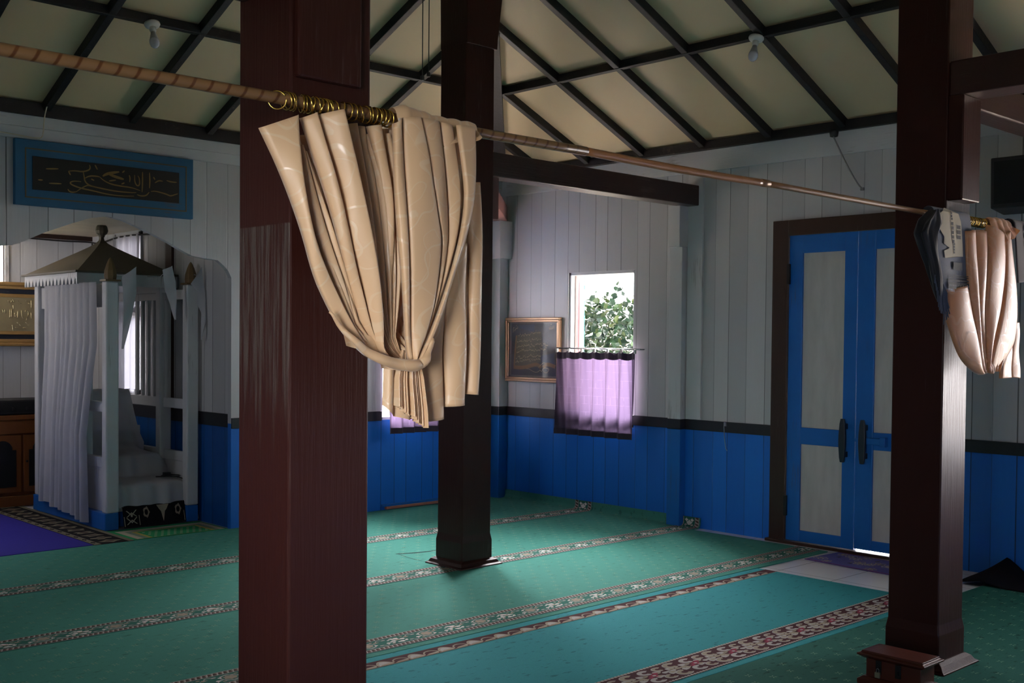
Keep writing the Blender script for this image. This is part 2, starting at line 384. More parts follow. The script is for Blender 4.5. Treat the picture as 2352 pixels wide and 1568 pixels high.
class MB:
    def __init__(s): s.v = []; s.f = []; s.mi = []; s.uv = {}
    def add(s, vs, fs, mi=0):
        b = len(s.v); s.v += [tuple(v) for v in vs]
        for f in fs: s.f.append(tuple(i+b for i in f)); s.mi.append(mi)
        return b
    def box(s, x0, x1, y0, y1, z0, z1, mi=0):
        x0, x1 = sorted((x0, x1)); y0, y1 = sorted((y0, y1)); z0, z1 = sorted((z0, z1))
        vs = [(x, y, z) for z in (z0, z1) for y in (y0, y1) for x in (x0, x1)]
        s.add(vs, [(0, 2, 3, 1), (4, 5, 7, 6), (0, 1, 5, 4), (1, 3, 7, 5), (3, 2, 6, 7), (2, 0, 4, 6)], mi); return s
    def bar(s, a, b, w, h, up=(0, 0, 1), mi=0):
        a, b = Vector(a), Vector(b); d = (b-a).normalized(); r = d.cross(Vector(up)).normalized(); u = r.cross(d)
        vs = [p + r*(sx*w/2) + u*(sy*h/2) for p in (a, b) for sy in (-1, 1) for sx in (-1, 1)]
        s.add(vs, [(0, 1, 3, 2), (4, 6, 7, 5), (0, 4, 5, 1), (1, 5, 7, 3), (3, 7, 6, 2), (2, 6, 4, 0)], mi); return s
    def tube(s, pts, r, n=8, mi=0, caps=True):
        pts = [Vector(p) for p in pts]; rings = []
        rr = r if isinstance(r, (list, tuple)) else [r]*len(pts)
        up = Vector((0, 0, 1))
        for i, p in enumerate(pts):
            d = (pts[min(i+1, len(pts)-1)] - pts[max(i-1, 0)])
            d = d.normalized() if d.length > 1e-9 else Vector((0, 0, 1))
            if abs(d.dot(up)) > 0.95: a = d.cross(Vector((1, 0, 0))).normalized()
            else: a = d.cross(up).normalized()
            b = d.cross(a)
            rings.append([p + (a*math.cos(2*PI*k/n) + b*math.sin(2*PI*k/n))*rr[i] for k in range(n)])
        base = len(s.v)
        for R in rings: s.v += [tuple(q) for q in R]
        for i in range(len(pts)-1):
            for k in range(n):
                s.f.append((base+i*n+k, base+i*n+(k+1) % n, base+(i+1)*n+(k+1) % n, base+(i+1)*n+k)); s.mi.append(mi)
        if caps:
            s.f.append(tuple(base+k for k in range(n))[::-1]); s.mi.append(mi)
            s.f.append(tuple(base+(len(pts)-1)*n+k for k in range(n))); s.mi.append(mi)
        return s
    def lathe(s, prof, c, n=16, axis=(0, 0, 1), mi=0):
        ax = Vector(axis).normalized(); c = Vector(c)
        a = ax.orthogonal().normalized(); b = ax.cross(a); base = len(s.v)
        for r, h in prof:
            for k in range(n):
                t = 2*PI*k/n; s.v.append(tuple(c + ax*h + (a*math.cos(t)+b*math.sin(t))*max(r, 1e-4)))
        for i in range(len(prof)-1):
            for k in range(n):
                s.f.append((base+i*n+k, base+i*n+(k+1) % n, base+(i+1)*n+(k+1) % n, base+(i+1)*n+k)); s.mi.append(mi)
        s.f.append(tuple(base+k for k in range(n))[::-1]); s.mi.append(mi)
        s.f.append(tuple(base+(len(prof)-1)*n+k for k in range(n))); s.mi.append(mi)
        return s
    def loft4(s, secs, mi=0):
        """stack of square/rect sections (x0,x1,y0,y1,z)"""
        base = len(s.v)
        for x0, x1, y0, y1, z in secs: s.v += [(x0, y0, z), (x1, y0, z), (x1, y1, z), (x0, y1, z)]
        for i in range(len(secs)-1):
            for k in range(4):
                s.f.append((base+4*i+k, base+4*i+(k+1) % 4, base+4*i+4+(k+1) % 4, base+4*i+4+k)); s.mi.append(mi)
        s.f.append((base+3, base+2, base+1, base)); s.mi.append(mi)
        t = base+4*(len(secs)-1); s.f.append((t, t+1, t+2, t+3)); s.mi.append(mi)
        return s
    def prism(s, poly, fn0, fn1, mi=0, mi_side=None):
        n = len(poly)
        b = s.add([fn0(*p) for p in poly]+[fn1(*p) for p in poly], [], mi)
        s.f.append(tuple(b+i for i in range(n))[::-1]); s.mi.append(mi)
        s.f.append(tuple(b+n+i for i in range(n))); s.mi.append(mi)
        for i in range(n):
            s.f.append((b+i, b+(i+1) % n, b+n+(i+1) % n, b+n+i)); s.mi.append(mi if mi_side is None else mi_side)
        return s
    def grid(s, fn, nu, nv, mi=0, uvs=(1, 1)):
        base = len(s.v)
        for j in range(nv+1):
            for i in range(nu+1):
                s.v.append(tuple(fn(i/nu, j/nv))); s.uv[len(s.v)-1] = (i/nu*uvs[0], j/nv*uvs[1])
        for j in range(nv):
            for i in range(nu):
                a = base+j*(nu+1)+i; s.f.append((a, a+1, a+nu+2, a+nu+1)); s.mi.append(mi)
        return s
    def poly(s, pts, mi=0):
        b = len(s.v); s.v += [tuple(p) for p in pts]; s.f.append(tuple(range(b, b+len(pts)))); s.mi.append(mi); return s
    def build(s, name, mats, parent=None, loc=None, bevel=0.0, smooth=False, solid=0.0, fix=True, autosmooth=None):
        me = bpy.data.meshes.new(name)
        o = bpy.data.objects.new(name, me); COL.objects.link(o)
        off = Vector((0, 0, 0))
        if parent is not None: o.parent = parent; off = wloc(parent)
        if loc is not None: o.location = Vector(loc) - off; off = Vector(loc)
        me.from_pydata([(v[0]-off.x, v[1]-off.y, v[2]-off.z) for v in s.v], [], s.f)
        for m_ in (mats if isinstance(mats, (list, tuple)) else [mats]): me.materials.append(m_)
        for p, i in zip(me.polygons, s.mi): p.material_index = i
        if s.uv:
            ul = me.uv_layers.new(name='UVMap')
            for l in me.loops: ul.data[l.index].uv = s.uv.get(l.vertex_index, (0, 0))
        me.validate(); me.update()
        if fix:
            bm = bmesh.new(); bm.from_mesh(me); bmesh.ops.recalc_face_normals(bm, faces=bm.faces); bm.to_mesh(me); bm.free()
        if smooth:
            for p in me.polygons: p.use_smooth = True
        if bevel:
            md = o.modifiers.new('bevel', 'BEVEL'); md.width = bevel; md.segments = 2; md.limit_method = 'ANGLE'; md.angle_limit = 0.7
        if solid:
            md = o.modifiers.new('solidify', 'SOLIDIFY'); md.thickness = solid; md.offset = 0
        return o

def tag(o, label, cat, group=None):  # unseen ground added dark so little light bounces to the ceiling
    o['label'] = label; o['category'] = cat
    if group: o['group'] = group
    return o
def thing(name, label, cat, loc, group=None):
    o = bpy.data.objects.new(name, None); COL.objects.link(o); o.location = loc; o.empty_display_size = 0.1
    return tag(o, label, cat, group)
def struct(o): o['kind'] = 'structure'; return o
def copy_thing(src, loc, label=None):
    r = src.copy(); COL.objects.link(r); r.location = loc
    if label: r['label'] = label
    for ch in list(src.children):
        c = ch.copy(); COL.objects.link(c); c.parent = r
        for g_ in list(ch.children):
            d = g_.copy(); COL.objects.link(d); d.parent = c
    return r
def lerp(a, b, t): return a+(b-a)*t
def pl(pts, t):
    """point at fraction t of a polyline, by arc length"""
    L = [0.0]
    for a, b in zip(pts, pts[1:]): L.append(L[-1]+math.dist(a, b))
    d = t*L[-1]
    for i in range(len(pts)-1):
        if d <= L[i+1] or i == len(pts)-2:
            k = (d-L[i])/max(L[i+1]-L[i], 1e-9); k = min(max(k, 0), 1)
            return tuple(lerp(a, b, k) for a, b in zip(pts[i], pts[i+1]))
def smooth_pts(pts, n=2):
    for _ in range(n):
        q = [pts[0]]
        for a, b in zip(pts, pts[1:]):
            q.append(tuple(lerp(x, y, 0.25) for x, y in zip(a, b))); q.append(tuple(lerp(x, y, 0.75) for x, y in zip(a, b)))
        q.append(pts[-1]); pts = q
    return pts
def strip2(mb, pts, w, fn, mi=0, taper=True):
    """flat brush stroke: pts in a 2-D plane, fn maps (a,b) to 3-D"""
    pts = smooth_pts(pts, 2); n = len(pts); L = []; R = []
    for i, p in enumerate(pts):
        a = pts[max(i-1, 0)]; b = pts[min(i+1, n-1)]
        dx, dy = b[0]-a[0], b[1]-a[1]; l = math.hypot(dx, dy) or 1
        t = i/(n-1); k = w/2*((0.35+0.65*math.sin(PI*min(max(t, 0.08), 0.92))) if taper else 1)
        L.append(fn(p[0]-dy/l*k, p[1]+dx/l*k)); R.append(fn(p[0]+dy/l*k, p[1]-dx/l*k))
    b = len(mb.v); mb.v += [tuple(q) for q in L+R]
    for i in range(n-1): mb.f.append((b+i, b+i+1, b+n+i+1, b+n+i)); mb.mi.append(mi)

# ================================================================ SETTING
XL, YB = -8.06, -8.60            # left and back walls
ZW, TAN = 3.07, 0.43             # underside of ceiling at the walls, slope

# ---- walls with openings: list of holes (u0,u1,z0,z1)
def wall_boxes(mb, axis, p0, p1, u0, u1, z0, z1, holes):
    hs = sorted(holes); cur = u0
    def bx(a, b, c, d):
        if b-a > 1e-4 and d-c > 1e-4:
            if axis == 'x': mb.box(a, b, p0, p1, c, d)
            else: mb.box(p0, p1, a, b, c, d)
    for a, b, c, d in hs:
        bx(cur, a, z0, z1); bx(a, b, z0, c); bx(a, b, d, z1); cur = b
    bx(cur, u1, z0, z1)

W1 = (-1.655, -0.885, 0.76, 2.095)
W2 = (-1.405, -0.63, 0.79, 2.10)
W3 = (-6.67, -5.90, 0.76, 2.095)
DOOR = (-4.40, -3.02, 0.0, 2.40)
mb = MB(); wall_boxes(mb, 'y', 0.0, 0.05, YB, 0.05, 0.0, 3.12, [W1, W3, DOOR])
struct(mb.build('wall_right', M['wall_y']))

# front wall with the ogee arch of the prayer niche
NX0, NX1, NXC = -4.84, -2.86, -3.85
half = [(0.0, 2.353), (0.12, 2.332), (0.27, 2.278), (0.46, 2.200), (0.57, 2.145), (0.655, 2.108), (0.76, 2.094), (0.872, 2.086),
        (0.928, 2.043), (0.962, 2.010), (0.99, 1.955)]
arch = [(NXC-a, z) for a, z in reversed(half[1:])] + [(NXC+a, z) for a, z in half]
mb = MB()
wall_boxes(mb, 'x', 0.0, 0.05, NX1, 0.05, 0.0, 3.12, [W2])
wall_boxes(mb, 'x', 0.0, 0.05, XL-0.05, NX0, 0.0, 3.12, [])
for (xa, za), (xb, zb) in zip(arch, arch[1:]):
    vs = [(xa, 0, za), (xb, 0, zb), (xb, 0, 3.12), (xa, 0, 3.12), (xa, .05, za), (xb, .05, zb), (xb, .05, 3.12), (xa, .05, 3.12)]
    mb.add(vs, [(0, 1, 2, 3), (7, 6, 5, 4), (0, 4, 5, 1), (3, 2, 6, 7)])
struct(mb.build('wall_front', M['wall_x'], fix=False))
mb = MB(); wall_boxes(mb, 'y', XL-0.05, XL, YB, 0.05, 0.0, 3.12, [(-7.7, -6.6, 0.75, 2.1), (-1.7, -0.85, 1.40, 2.1)])  # unseen openings, sized and placed to light the curtain and pillars
struct(mb.build('wall_left', M['wall_y']))
mb = MB(); wall_boxes(mb, 'x', YB-0.05, YB, XL-0.05, 0.05, 0.0, 3.12, [])
struct(mb.build('wall_back', M['wall_x']))
# niche
mb = MB(); wall_boxes(mb, 'y', -2.84, -2.79, 0.05, 2.70, 0.0, 2.50, [(1.60, 2.05, 1.03, 2.39)])
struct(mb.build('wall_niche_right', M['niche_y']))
mb = MB(); wall_boxes(mb, 'x', 2.65, 2.70, -4.90, -2.79, 0.0, 2.50, [(-4.56, -3.635, 1.95, 2.33)])
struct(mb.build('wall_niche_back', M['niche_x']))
mb = MB(); wall_boxes(mb, 'y', -4.91, -4.86, 0.05, 2.70, 0.0, 2.50, [(1.5, 2.4, 1.95, 2.33)])  # unseen high opening added to brighten the niche back wall
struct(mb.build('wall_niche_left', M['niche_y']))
mb = MB(); mb.box(-4.91, -2.79, 0.05, 2.70, 2.43, 2.50)
struct(mb.build('ceiling_niche', M['cream']))
mb = MB(); mb.box(-4.86, -2.84, 2.615, 2.65, 2.39, 2.43)
struct(mb.build('trim_1', M['door_brown']))
mb = MB(); mb.box(-2.865, -2.84, 0.98, 1.09, 0.87, 2.43)
struct(mb.build('trim_2', M['door_brown']))

# floor slab
mb = MB(); mb.box(XL-0.05, 0.05, YB-0.05, 0.05, -0.3, 0.0); mb.box(-4.91, -2.79, 0.05, 2.70, -0.3, 0.0)
struct(mb.build('floor', M['tile']))

# hipped ceiling
def ceil_z(x, y): return ZW + TAN*min(-x, x-XL, -y, y-YB)
cx = XL/2; rd = -cx
mb = MB()
A, B, Cc, D = (0.05, 0.05), (XL-0.05, 0.05), (XL-0.05, YB-0.05), (0.05, YB-0.05)
zl = ZW - TAN*0.05; zr = ZW + TAN*rd
E1, E2 = (cx, -rd, zr), (cx, YB+rd, zr)
for q in ([(*A, zl), (*B, zl), E1], [(*B, zl), (*Cc, zl), E2, E1], [(*Cc, zl), (*D, zl), E2], [(*D, zl), (*A, zl), E1, E2]):
    mb.poly(q); mb.poly([(p[0], p[1], p[2]+0.03) for p in reversed(q)])
struct(mb.build('ceiling', M['ceiling'], fix=False))

# rafters: flat dark battens under the boards
RH = 0.065
def rafter(a, b, w, label, group, name='rafter', h=RH):
    a = Vector(a); b = Vector(b)
    mb = MB(); mb.bar(a, b, w, h, up=(0, 0, 1))
    o = mb.build(name, M['rafter'], loc=(a+b)/2, bevel=0.004)
    return tag(o, label, 'rafter', group)
def rz(d): return ZW + TAN*d - RH/2*0.98
for k in range(0, 13):
    y = -0.53 - 0.6125*k
    d1 = min(rd-0.05, -y-0.04, y-YB-0.04)
    if d1 < 0.3: continue
    rafter((-0.03, y, rz(0.03)), (-d1, y, rz(d1)), 0.05, 'dark rafter running up the cream ceiling slope above the door wall', 'rafters above the door wall')
for k in range(0, 12):
    x = -0.625 - 0.613*k
    d1 = min(rd-0.05, -x-0.04, x-XL-0.04)
    if d1 < 0.3: continue
    rafter((x, -0.03, rz(0.03)), (x, -d1, rz(d1)), 0.05, 'dark rafter running up the cream ceiling slope above the niche wall', 'rafters above the niche wall')
rafter((-0.02, -0.02, rz(0.02)-0.02), (-3.95, -3.95, rz(3.95)-0.02), 0.10, 'heavy dark hip rafter rising from the far corner behind the middle pillar', None, 'hip_rafter', 0.10)
for d in (1.06,):
    rafter((-d, -d, rz(d)), (-d, YB+d, rz(d)), 0.055, 'long dark purlin crossing the rafters above the door wall', None, 'purlin', 0.058)
    rafter((-d, -d, rz(d)), (XL+d, -d, rz(d)), 0.055, 'long dark purlin crossing the rafters above the niche wall', None, 'purlin', 0.058)
# dark wall plates and white fascia boards at the wall heads
mb = MB(); mb.box(-0.055, 0, YB, 0, 3.005, 3.075); struct(mb.build('trim_3', M['rafter'], bevel=0.003))
mb = MB(); mb.box(XL, 0, -0.055, 0, 2.985, 3.075); struct(mb.build('trim_4', M['rafter'], bevel=0.003))
mb = MB(); mb.box(-0.022, 0, YB, 0, 2.84, 3.005); struct(mb.build('trim_5', M['white_x'], bevel=0.003))
mb = MB(); mb.box(XL, -0.022, -0.022, 0, 2.825, 2.905); mb.box(XL, -0.022, -0.035, 0, 2.905, 2.985); struct(mb.build('trim_6', M['white_x'], bevel=0.004))
# black band above the dado
mb = MB(); mb.box(-0.012, 0, -3.02, 0, 0.785, 0.868); mb.box(-0.012, 0, YB, -4.40, 0.785, 0.868); struct(mb.build('trim_7', M['band'], bevel=0.002))
mb = MB(); mb.box(-2.86, -1.405, -0.012, 0, 0.785, 0.868); mb.box(-0.63, -0.012, -0.012, 0, 0.785, 0.868); struct(mb.build('trim_8', M['band'], bevel=0.002))
mb = MB(); mb.box(-2.852, -2.84, 0.05, 2.65, 0.79, 0.895); struct(mb.build('trim_9', M['band'], bevel=0.002))
# bare plank at the foot of the front wall
mb = MB(); mb.box(-1.36, -0.66, -0.03, 0, 0.012, 0.035, 1); mb.box(-1.40, -0.62, -0.02, 0, 0.035, 0.055)
struct(mb.build('baseboard_front', [M['blue_wood'], gloss_wood('bare_red_timber', (0.30, 0.13, 0.09), (0.44, 0.21, 0.15), 0.6, 0.6, (2, 14, 14))], bevel=0.002))

# wall posts: blue below the band, white above
def wall_post(name, x0, x1, y0, y1, zt, bracket):
    mb = MB(); mb.box(x0, x1, y0, y1, 0.0, 0.787, 1); mb.box(x0-0.006, x1, y0-0.006, y1+0.0, 0.787, 0.868, 2); mb.box(x0, x1, y0, y1, 0.868, zt, 0)
    if bracket:
        bx0, bx1, by0, by1, bz0, bz1 = bracket; mb.box(bx0, bx1, by0, by1, bz0, bz1, 0)
    return struct(mb.build(name, [M['white_wood'], M['blue_wood'], M['band']], bevel=0.004))
wall_post('trim_10', -0.075, 0, -2.205, -2.075, 2.58, (-0.125, 0, -2.215, -2.10, 2.25, 2.58))
wall_post('trim_11', -0.11, 0, -0.11, 0, 2.60, (-0.16, 0, -0.16, 0, 2.25, 2.60))
mb = MB(); mb.box(-0.02, 0, -2.36, -2.215, 0.87, 2.84); struct(mb.build('trim_12', M['white_wood'], bevel=0.002))

# ---------------------------------------------------------------- windows
def window(name, axis, hole, shutter=None, pink=True):
    u0, u1, z0, z1 = hole
    e = bpy.data.objects.new(name, None); COL.objects.link(e); struct(e)
    P = (lambda u, d, z: (u, d, z)) if axis == 'x' else (lambda u, d, z: (d, u, z))
    e.location = P((u0+u1)/2, 0.0, z0)
    def B(mb, a, b, c, d, e0, f, mi=0):
        p, q = P(a, c, e0), P(b, d, f); mb.box(p[0], q[0], p[1], q[1], p[2], q[2], mi)
    mb = MB()
    B(mb, u0, u0+0.025, 0.012, 0.06, z0, z1); B(mb, u1-0.025, u1, 0.012, 0.06, z0, z1)
    B(mb, u0, u1, 0.012, 0.06, z1-0.025, z1); B(mb, u0, u1, 0.012, 0.06, z0, z0+0.025); B(mb, u1-0.03, u1, 0.06, 0.085, z0, z1, 1)
    mb.build('window_frame', [M['white_wood'], M['door_brown']], e, bevel=0.002)
    mb = MB()
    B(mb, u0, u0+0.02, 0.112, 0.17, z0, z1); B(mb, u1-0.035, u1, 0.112, 0.17, z0, z1); B(mb, u0, u1, 0.112, 0.17, z1-0.02, z1); B(mb, u0, u1, 0.112, 0.17, z0, z0+0.02)
    mb.build('outer_jamb', M['pinkjamb'], e, bevel=0.002)
    if shutter:
        for (hu, dirv) in shutter:
            h = Vector(P(hu, 0.175, 0)); d = Vector(P(*dirv, 0)).normalized()
            a = h + Vector((0, 0, (z0+z1)/2)); b = a + d*0.37
            mb = MB(); mb.bar(a, b, 0.028, z1-z0-0.02, up=(0, 0, 1))
            for k in range(9):
                zz = z0+0.12+k*(z1-z0-0.24)/8
                mb.bar(a+d*0.05+Vector((0, 0, zz-(z0+z1)/2)), a+d*0.32+Vector((0, 0, zz-(z0+z1)/2)), 0.04, 0.03, up=(0, 0, 1))
            mb.build('shutter', M['tealshut'], e, bevel=0.002)
    return e
window('window_1', 'y', W1, [(-0.905, (0.78, 0.77)), (-1.64, (-0.6, 0.3))])
window('window_2', 'x', W2, [(-0.65, (0.77, 0.9)), (-1.385, (-0.8, 0.25))])
window('window_3', 'y', W3, [(-5.92, (0.5, 0.9)), (-6.65, (-0.5, 0.9))])
mb = MB()
mb.grid(lambda u, v: (-2.868-.012*math.sin(u*26+.6*math.sin(3*v)), lerp(1.57, 2.08, u), lerp(2.40, 1.02, v)), 60, 20)
tag(mb.build('niche_curtain', cloth_mat('thin_white_cotton', (0.45, 0.45, 0.50), (0.10, 0.10, 0.115), 0.22), loc=(-2.868, 1.825, 1.02), smooth=True), 'thin white curtain glowing in the side window of the niche behind the pulpit', 'curtain')
# niche windows with bars
e = bpy.data.objects.new('window_4', None); COL.objects.link(e); struct(e); e.location = (-2.84, 1.825, 1.03)
mb = MB()
for a, b, c, d in ((1.56, 1.60, 0.99, 2.42), (2.05, 2.09, 0.99, 2.42), (1.56, 2.09, 2.39, 2.43), (1.56, 2.09, 0.99, 1.03), (1.60, 2.05, 1.70, 1.76)): mb.box(-2.86, -2.80, a, b, c, d)
mb.build('window_frame', M['white_wood'], e, bevel=0.002)
for k in range(6):
    mb = MB(); y = 1.655+k*0.068; mb.box(-2.815, -2.795, y-0.013, y+0.013, 1.76, 2.39); mb.build('window_bar', M['white_wood'], e, bevel=0.002)
e = bpy.data.objects.new('window_5', None); COL.objects.link(e); struct(e); e.location = (-4.1, 2.65, 1.95)
mb = MB()
for a, b, c, d in ((-4.60, -4.56, 1.91, 2.37), (-3.635, -3.60, 1.91, 2.37), (-4.6, -3.6, 2.33, 2.37), (-4.6, -3.6, 1.91, 1.95)): mb.box(a, b, 2.635, 2.68, c, d)
mb.build('window_frame', M['white_wood'], e, bevel=0.002)

# ---------------------------------------------------------------- door
door = bpy.data.objects.new('door_1', None); COL.objects.link(door); struct(door); door.location = (0, -3.71, 0)
mb = MB()
mb.box(-0.03, 0.06, -3.150, -3.016, 0, 2.40); mb.box(-0.03, 0.06, -4.405, -4.27, 0, 2.40); mb.box(-0.03, 0.06, -4.27, -3.15, 2.285, 2.40)
mb.box(-0.06, 0.06, -4.42, -3.0, 0, 0.022)
mb.build('door_frame', M['door_brown'], door, bevel=0.004)
def leaf(y0, y1, zb, zt, stA, stB):
    """y0 > y1; stA stile at y0 side, stB at y1 side"""
    mb = MB(); X0, X1 = -0.012, 0.03
    mb.box(X0, X1, y0-stA, y0, zb, zt); mb.box(X0, X1, y1, y1+stB, zb, zt)
    for a, b in ((zb, 0.105), (0.745, 0.868), (2.152, zt)): mb.box(X0, X1, y1+stB, y0-stA, a, b)
    o = mb.build('door_leaf', M['blue_wood'], door, bevel=0.003)
    for a, b in ((0.105, 0.745), (0.868, 2.152)):
        mb = MB(); mb.box(0.004, 0.02, y1+stB-0.004, y0-stA+0.004, a-0.004, b+0.004)
        mb.build('door_panel', M['door_white'], o)
    return o
lf1 = leaf(-3.151, -3.706, 0.023, 2.2845, 0.113, 0.101)
lf2 = leaf(-3.7085, -4.269, 0.033, 2.2845, 0.132, 0.112)
for lf, y in ((lf1, -3.638), (lf2, -3.792)):
    mb = MB()
    prof = [(0.015, 0.645), (0.020, 0.68), (0.025, 0.76), (0.026, 0.80), (0.025, 0.84), (0.020, 0.92), (0.014, 0.955)]
    mb.loft4([(-0.012-0.055-r*0.5, -0.012-0.055+r*0.5, y-r, y+r, z) for r, z in prof])
    for z in (0.70, 0.90): mb.box(-0.06, -0.012, y-0.014, y+0.014, z-0.02, z+0.02)
    mb.build('door_pull', mat('dark_blue_black_pull', (0.008, 0.016, 0.03), 0.45), lf, bevel=0.004)
mb = MB(); mb.box(-0.05, -0.012, -3.93, -3.80, 0.785, 0.83); mb.box(-0.03, -0.012, -3.80, -3.71, 0.795, 0.82); mb.box(-0.055, -0.012, -3.955, -3.915, 0.775, 0.84)
mb.build('door_bolt', M['blue_wood'], lf2, bevel=0.003)
for z in (0.28, 2.0):
    mb = MB(); mb.box(-0.036, -0.02, -3.168, -3.144, z-0.075, z+0.075); mb.build('hinge', M['iron'], lf1)

# ================================================================ PILLARS AND BEAMS
def pillar(label, x0, y0, w, zt=3.98, stubs=(), cap=True, shaft='post'):
    t = thing('wooden_pillar', label, 'pillar', (x0+w/2, y0+w/2, 0))
    x1, y1 = x0+w, y0+w
    mb = MB(); e = 0.008
    mb.loft4([(x0-e, x1+e, y0-e, y1+e, 0.035), (x0-e, x1+e, y0-e, y1+e, 0.17), (x0, x1, y0, y1, 0.215), (x0, x1, y0, y1, zt)])
    mb.build('shaft', M[shaft], t, bevel=0.006)
    mb = MB(); f = 0.058
    mb.loft4([(x0-f, x1+f, y0-f, y1+f, 0.002), (x0-f, x1+f, y0-f, y1+f, 0.014), (x0-f*.75, x1+f*.75, y0-f*.75, y1+f*.75, 0.022),
              (x0-f*.55, x1+f*.55, y0-f*.55, y1+f*.55, 0.040), (x0-0.012, x1+0.012, y0-0.012, y1+0.012, 0.052)])
    mb.build('base_moulding', M['post'], t, bevel=0.003)
    if cap:
        mb = MB(); mb.loft4([(x0-.001, x1+.016, y0-.012, y1+.004, 3.40), (x0-.001, x1+.02, y0-.012, y1+.004, 3.46), (x0-.004, x1+.06, y0-.014, y1+.006, 3.78), (x0-.006, x1+.08, y0-.02, y1+.008, zt)])
        mb.build('capital', M['post'], t, bevel=0.005)
    for nm, q, m_ in stubs:
        mb = MB(); mb.box(*q); mb.build(nm, m_, t, bevel=0.006)
    return t
pillar('thick dark maroon pillar nearest the camera, behind the large tied-up satin curtain', -5.800, -5.425, 0.242, shaft='post_worn', stubs=[
    ('bracket', (-5.788, -5.600, -5.445, -5.42, 2.135, 2.64), M['post']), ('bracket', (-5.93, -5.795, -5.36, -5.20, 2.36, 2.64), M['post'])])
pillar('middle dark maroon pillar standing free on the green carpet', -2.503, -2.325, 0.25, stubs=[
    ('bracket', (-2.26, -2.15, -2.27, -2.12, 2.30, 2.58), M['rose'])])
pillar('right-hand dark maroon pillar in front of the blue door, above the wooden box', -2.375, -5.455, 0.245, stubs=[
    ('bracket', (-2.365, -2.185, -5.523, -5.45, 2.14, 2.61), M['post'])])

def beam(label, q, m_, name='tie_beam'):
    mb = MB(); mb.box(*q); c = ((q[0]+q[1])/2, (q[2]+q[3])/2, q[4])
    return tag(mb.build(name, m_, loc=c, bevel=0.008), label, 'beam')
beam('dark tie beam from the middle pillar to the white post on the door wall', (-2.253, -0.0, -2.32, -2.17, 2.575, 2.735), M['beam_x'])
beam('dark tie beam from the right-hand pillar to the door wall, lit red-brown', (-2.13, 0.0, -5.44, -5.29, 2.60, 2.75), M['beam_x'])
beam('dark tie beam running from the right-hand pillar towards the viewer, above the hanging shawl', (-2.365, -2.185, YB, -5.455, 2.61, 2.765), M['beam_y'])
# diagonal beam to the far corner
mb = MB(); mb.bar((-2.24, -2.06, 2.67), (-0.12, -0.12, 2.67), 0.13, 0.14)
tag(mb.build('tie_beam', M['rose'], loc=(-1.2, -1.1, 2.6), bevel=0.006), 'corner beam coloured as lit rose-brown, seen beside the middle pillar, reaching the far corner post', 'beam')

# ================================================================ CURTAIN ROD, RINGS, SATIN CURTAIN
RY, RZ_, RR = -5.53, 2.055, 0.0135
rod = thing('curtain_rod', 'long twisted bamboo-look curtain rod running across the room past the pillars', 'curtain rod', (-4.7, RY, RZ_))
def rodpart(xa, xb, r, m_, name='rod_section'):
    mb = MB(); n = 24
    mb.tube([(lerp(xa, xb, i/n), RY, RZ_-0.004*math.sin(PI*i/n)) for i in range(n+1)], r, 14)
    o = mb.build(name, m_, rod, loc=((xa+xb)/2, RY, RZ_), smooth=True); return o
rodpart(XL+.005, -4.85, RR, M['rod'])
rodpart(-4.86, -3.93, RR*0.93, mat('plain_bronze_rod', (0.30, 0.13, 0.05), 0.3))
rodpart(-3.935, -0.005, RR*0.82, M['rod_fine'])
mb = MB(); mb.tube([(-3.945, RY, RZ_), (-3.90, RY, RZ_)], RR*1.0, 14); mb.build('sleeve', M['copper'], rod, smooth=True)

def ring_mesh(R=0.0205, r=0.0022):
    mb = MB(); n, k = 22, 7
    for i in range(n):
        a = 2*PI*i/n
        for j in range(k):
            b = 2*PI*j/k
            mb.v.append((r*math.sin(b), (R+r*math.cos(b))*math.cos(a), (R+r*math.cos(b))*math.sin(a)))
    for i in range(n):
        for j in range(k):
            mb.f.append((i*k+j, i*k+(j+1) % k, ((i+1) % n)*k+(j+1) % k, ((i+1) % n)*k+j)); mb.mi.append(0)
    return mb
proto = ring_mesh().build('curtain_ring', M['brass'], smooth=True)
def ring(x, ry, rz2, label, group, first=[True]):
    o = proto if first[0] else proto.copy()
    if not first[0]: COL.objects.link(o)
    first[0] = False
    o.location = (x, RY, RZ_-0.0062-0.002*abs(rz2)); o.rotation_euler = (0, ry, rz2)
    return tag(o, label, 'curtain ring', group)
xs = [-5.902, -5.878, -5.868, -5.858, -5.836, -5.828, -5.820, -5.808, -5.799, -5.790, -5.779, -5.768, -5.756, -5.742, -5.724, -5.706, -5.690,
      -5.668, -5.652, -5.640, -5.628, -5.619, -5.610, -5.602, -5.593, -5.584]
for i, x in enumerate(xs):
    ring(x, random.uniform(-.28, .28), (1.0 if i == 0 else random.uniform(-.3, .3)), 'brass ring threaded on the rod above the large pleated satin curtain', 'brass rings of the large satin curtain')
for i in range(13):
    ring(-2.36+i*0.0145 + (0.01 if i > 4 else 0) + (0.012 if i > 8 else 0), random.uniform(-.2, .2), random.uniform(-.2, .2), 'brass ring on the rod between the shawl and the peach curtain at right', 'brass rings of the peach curtain')

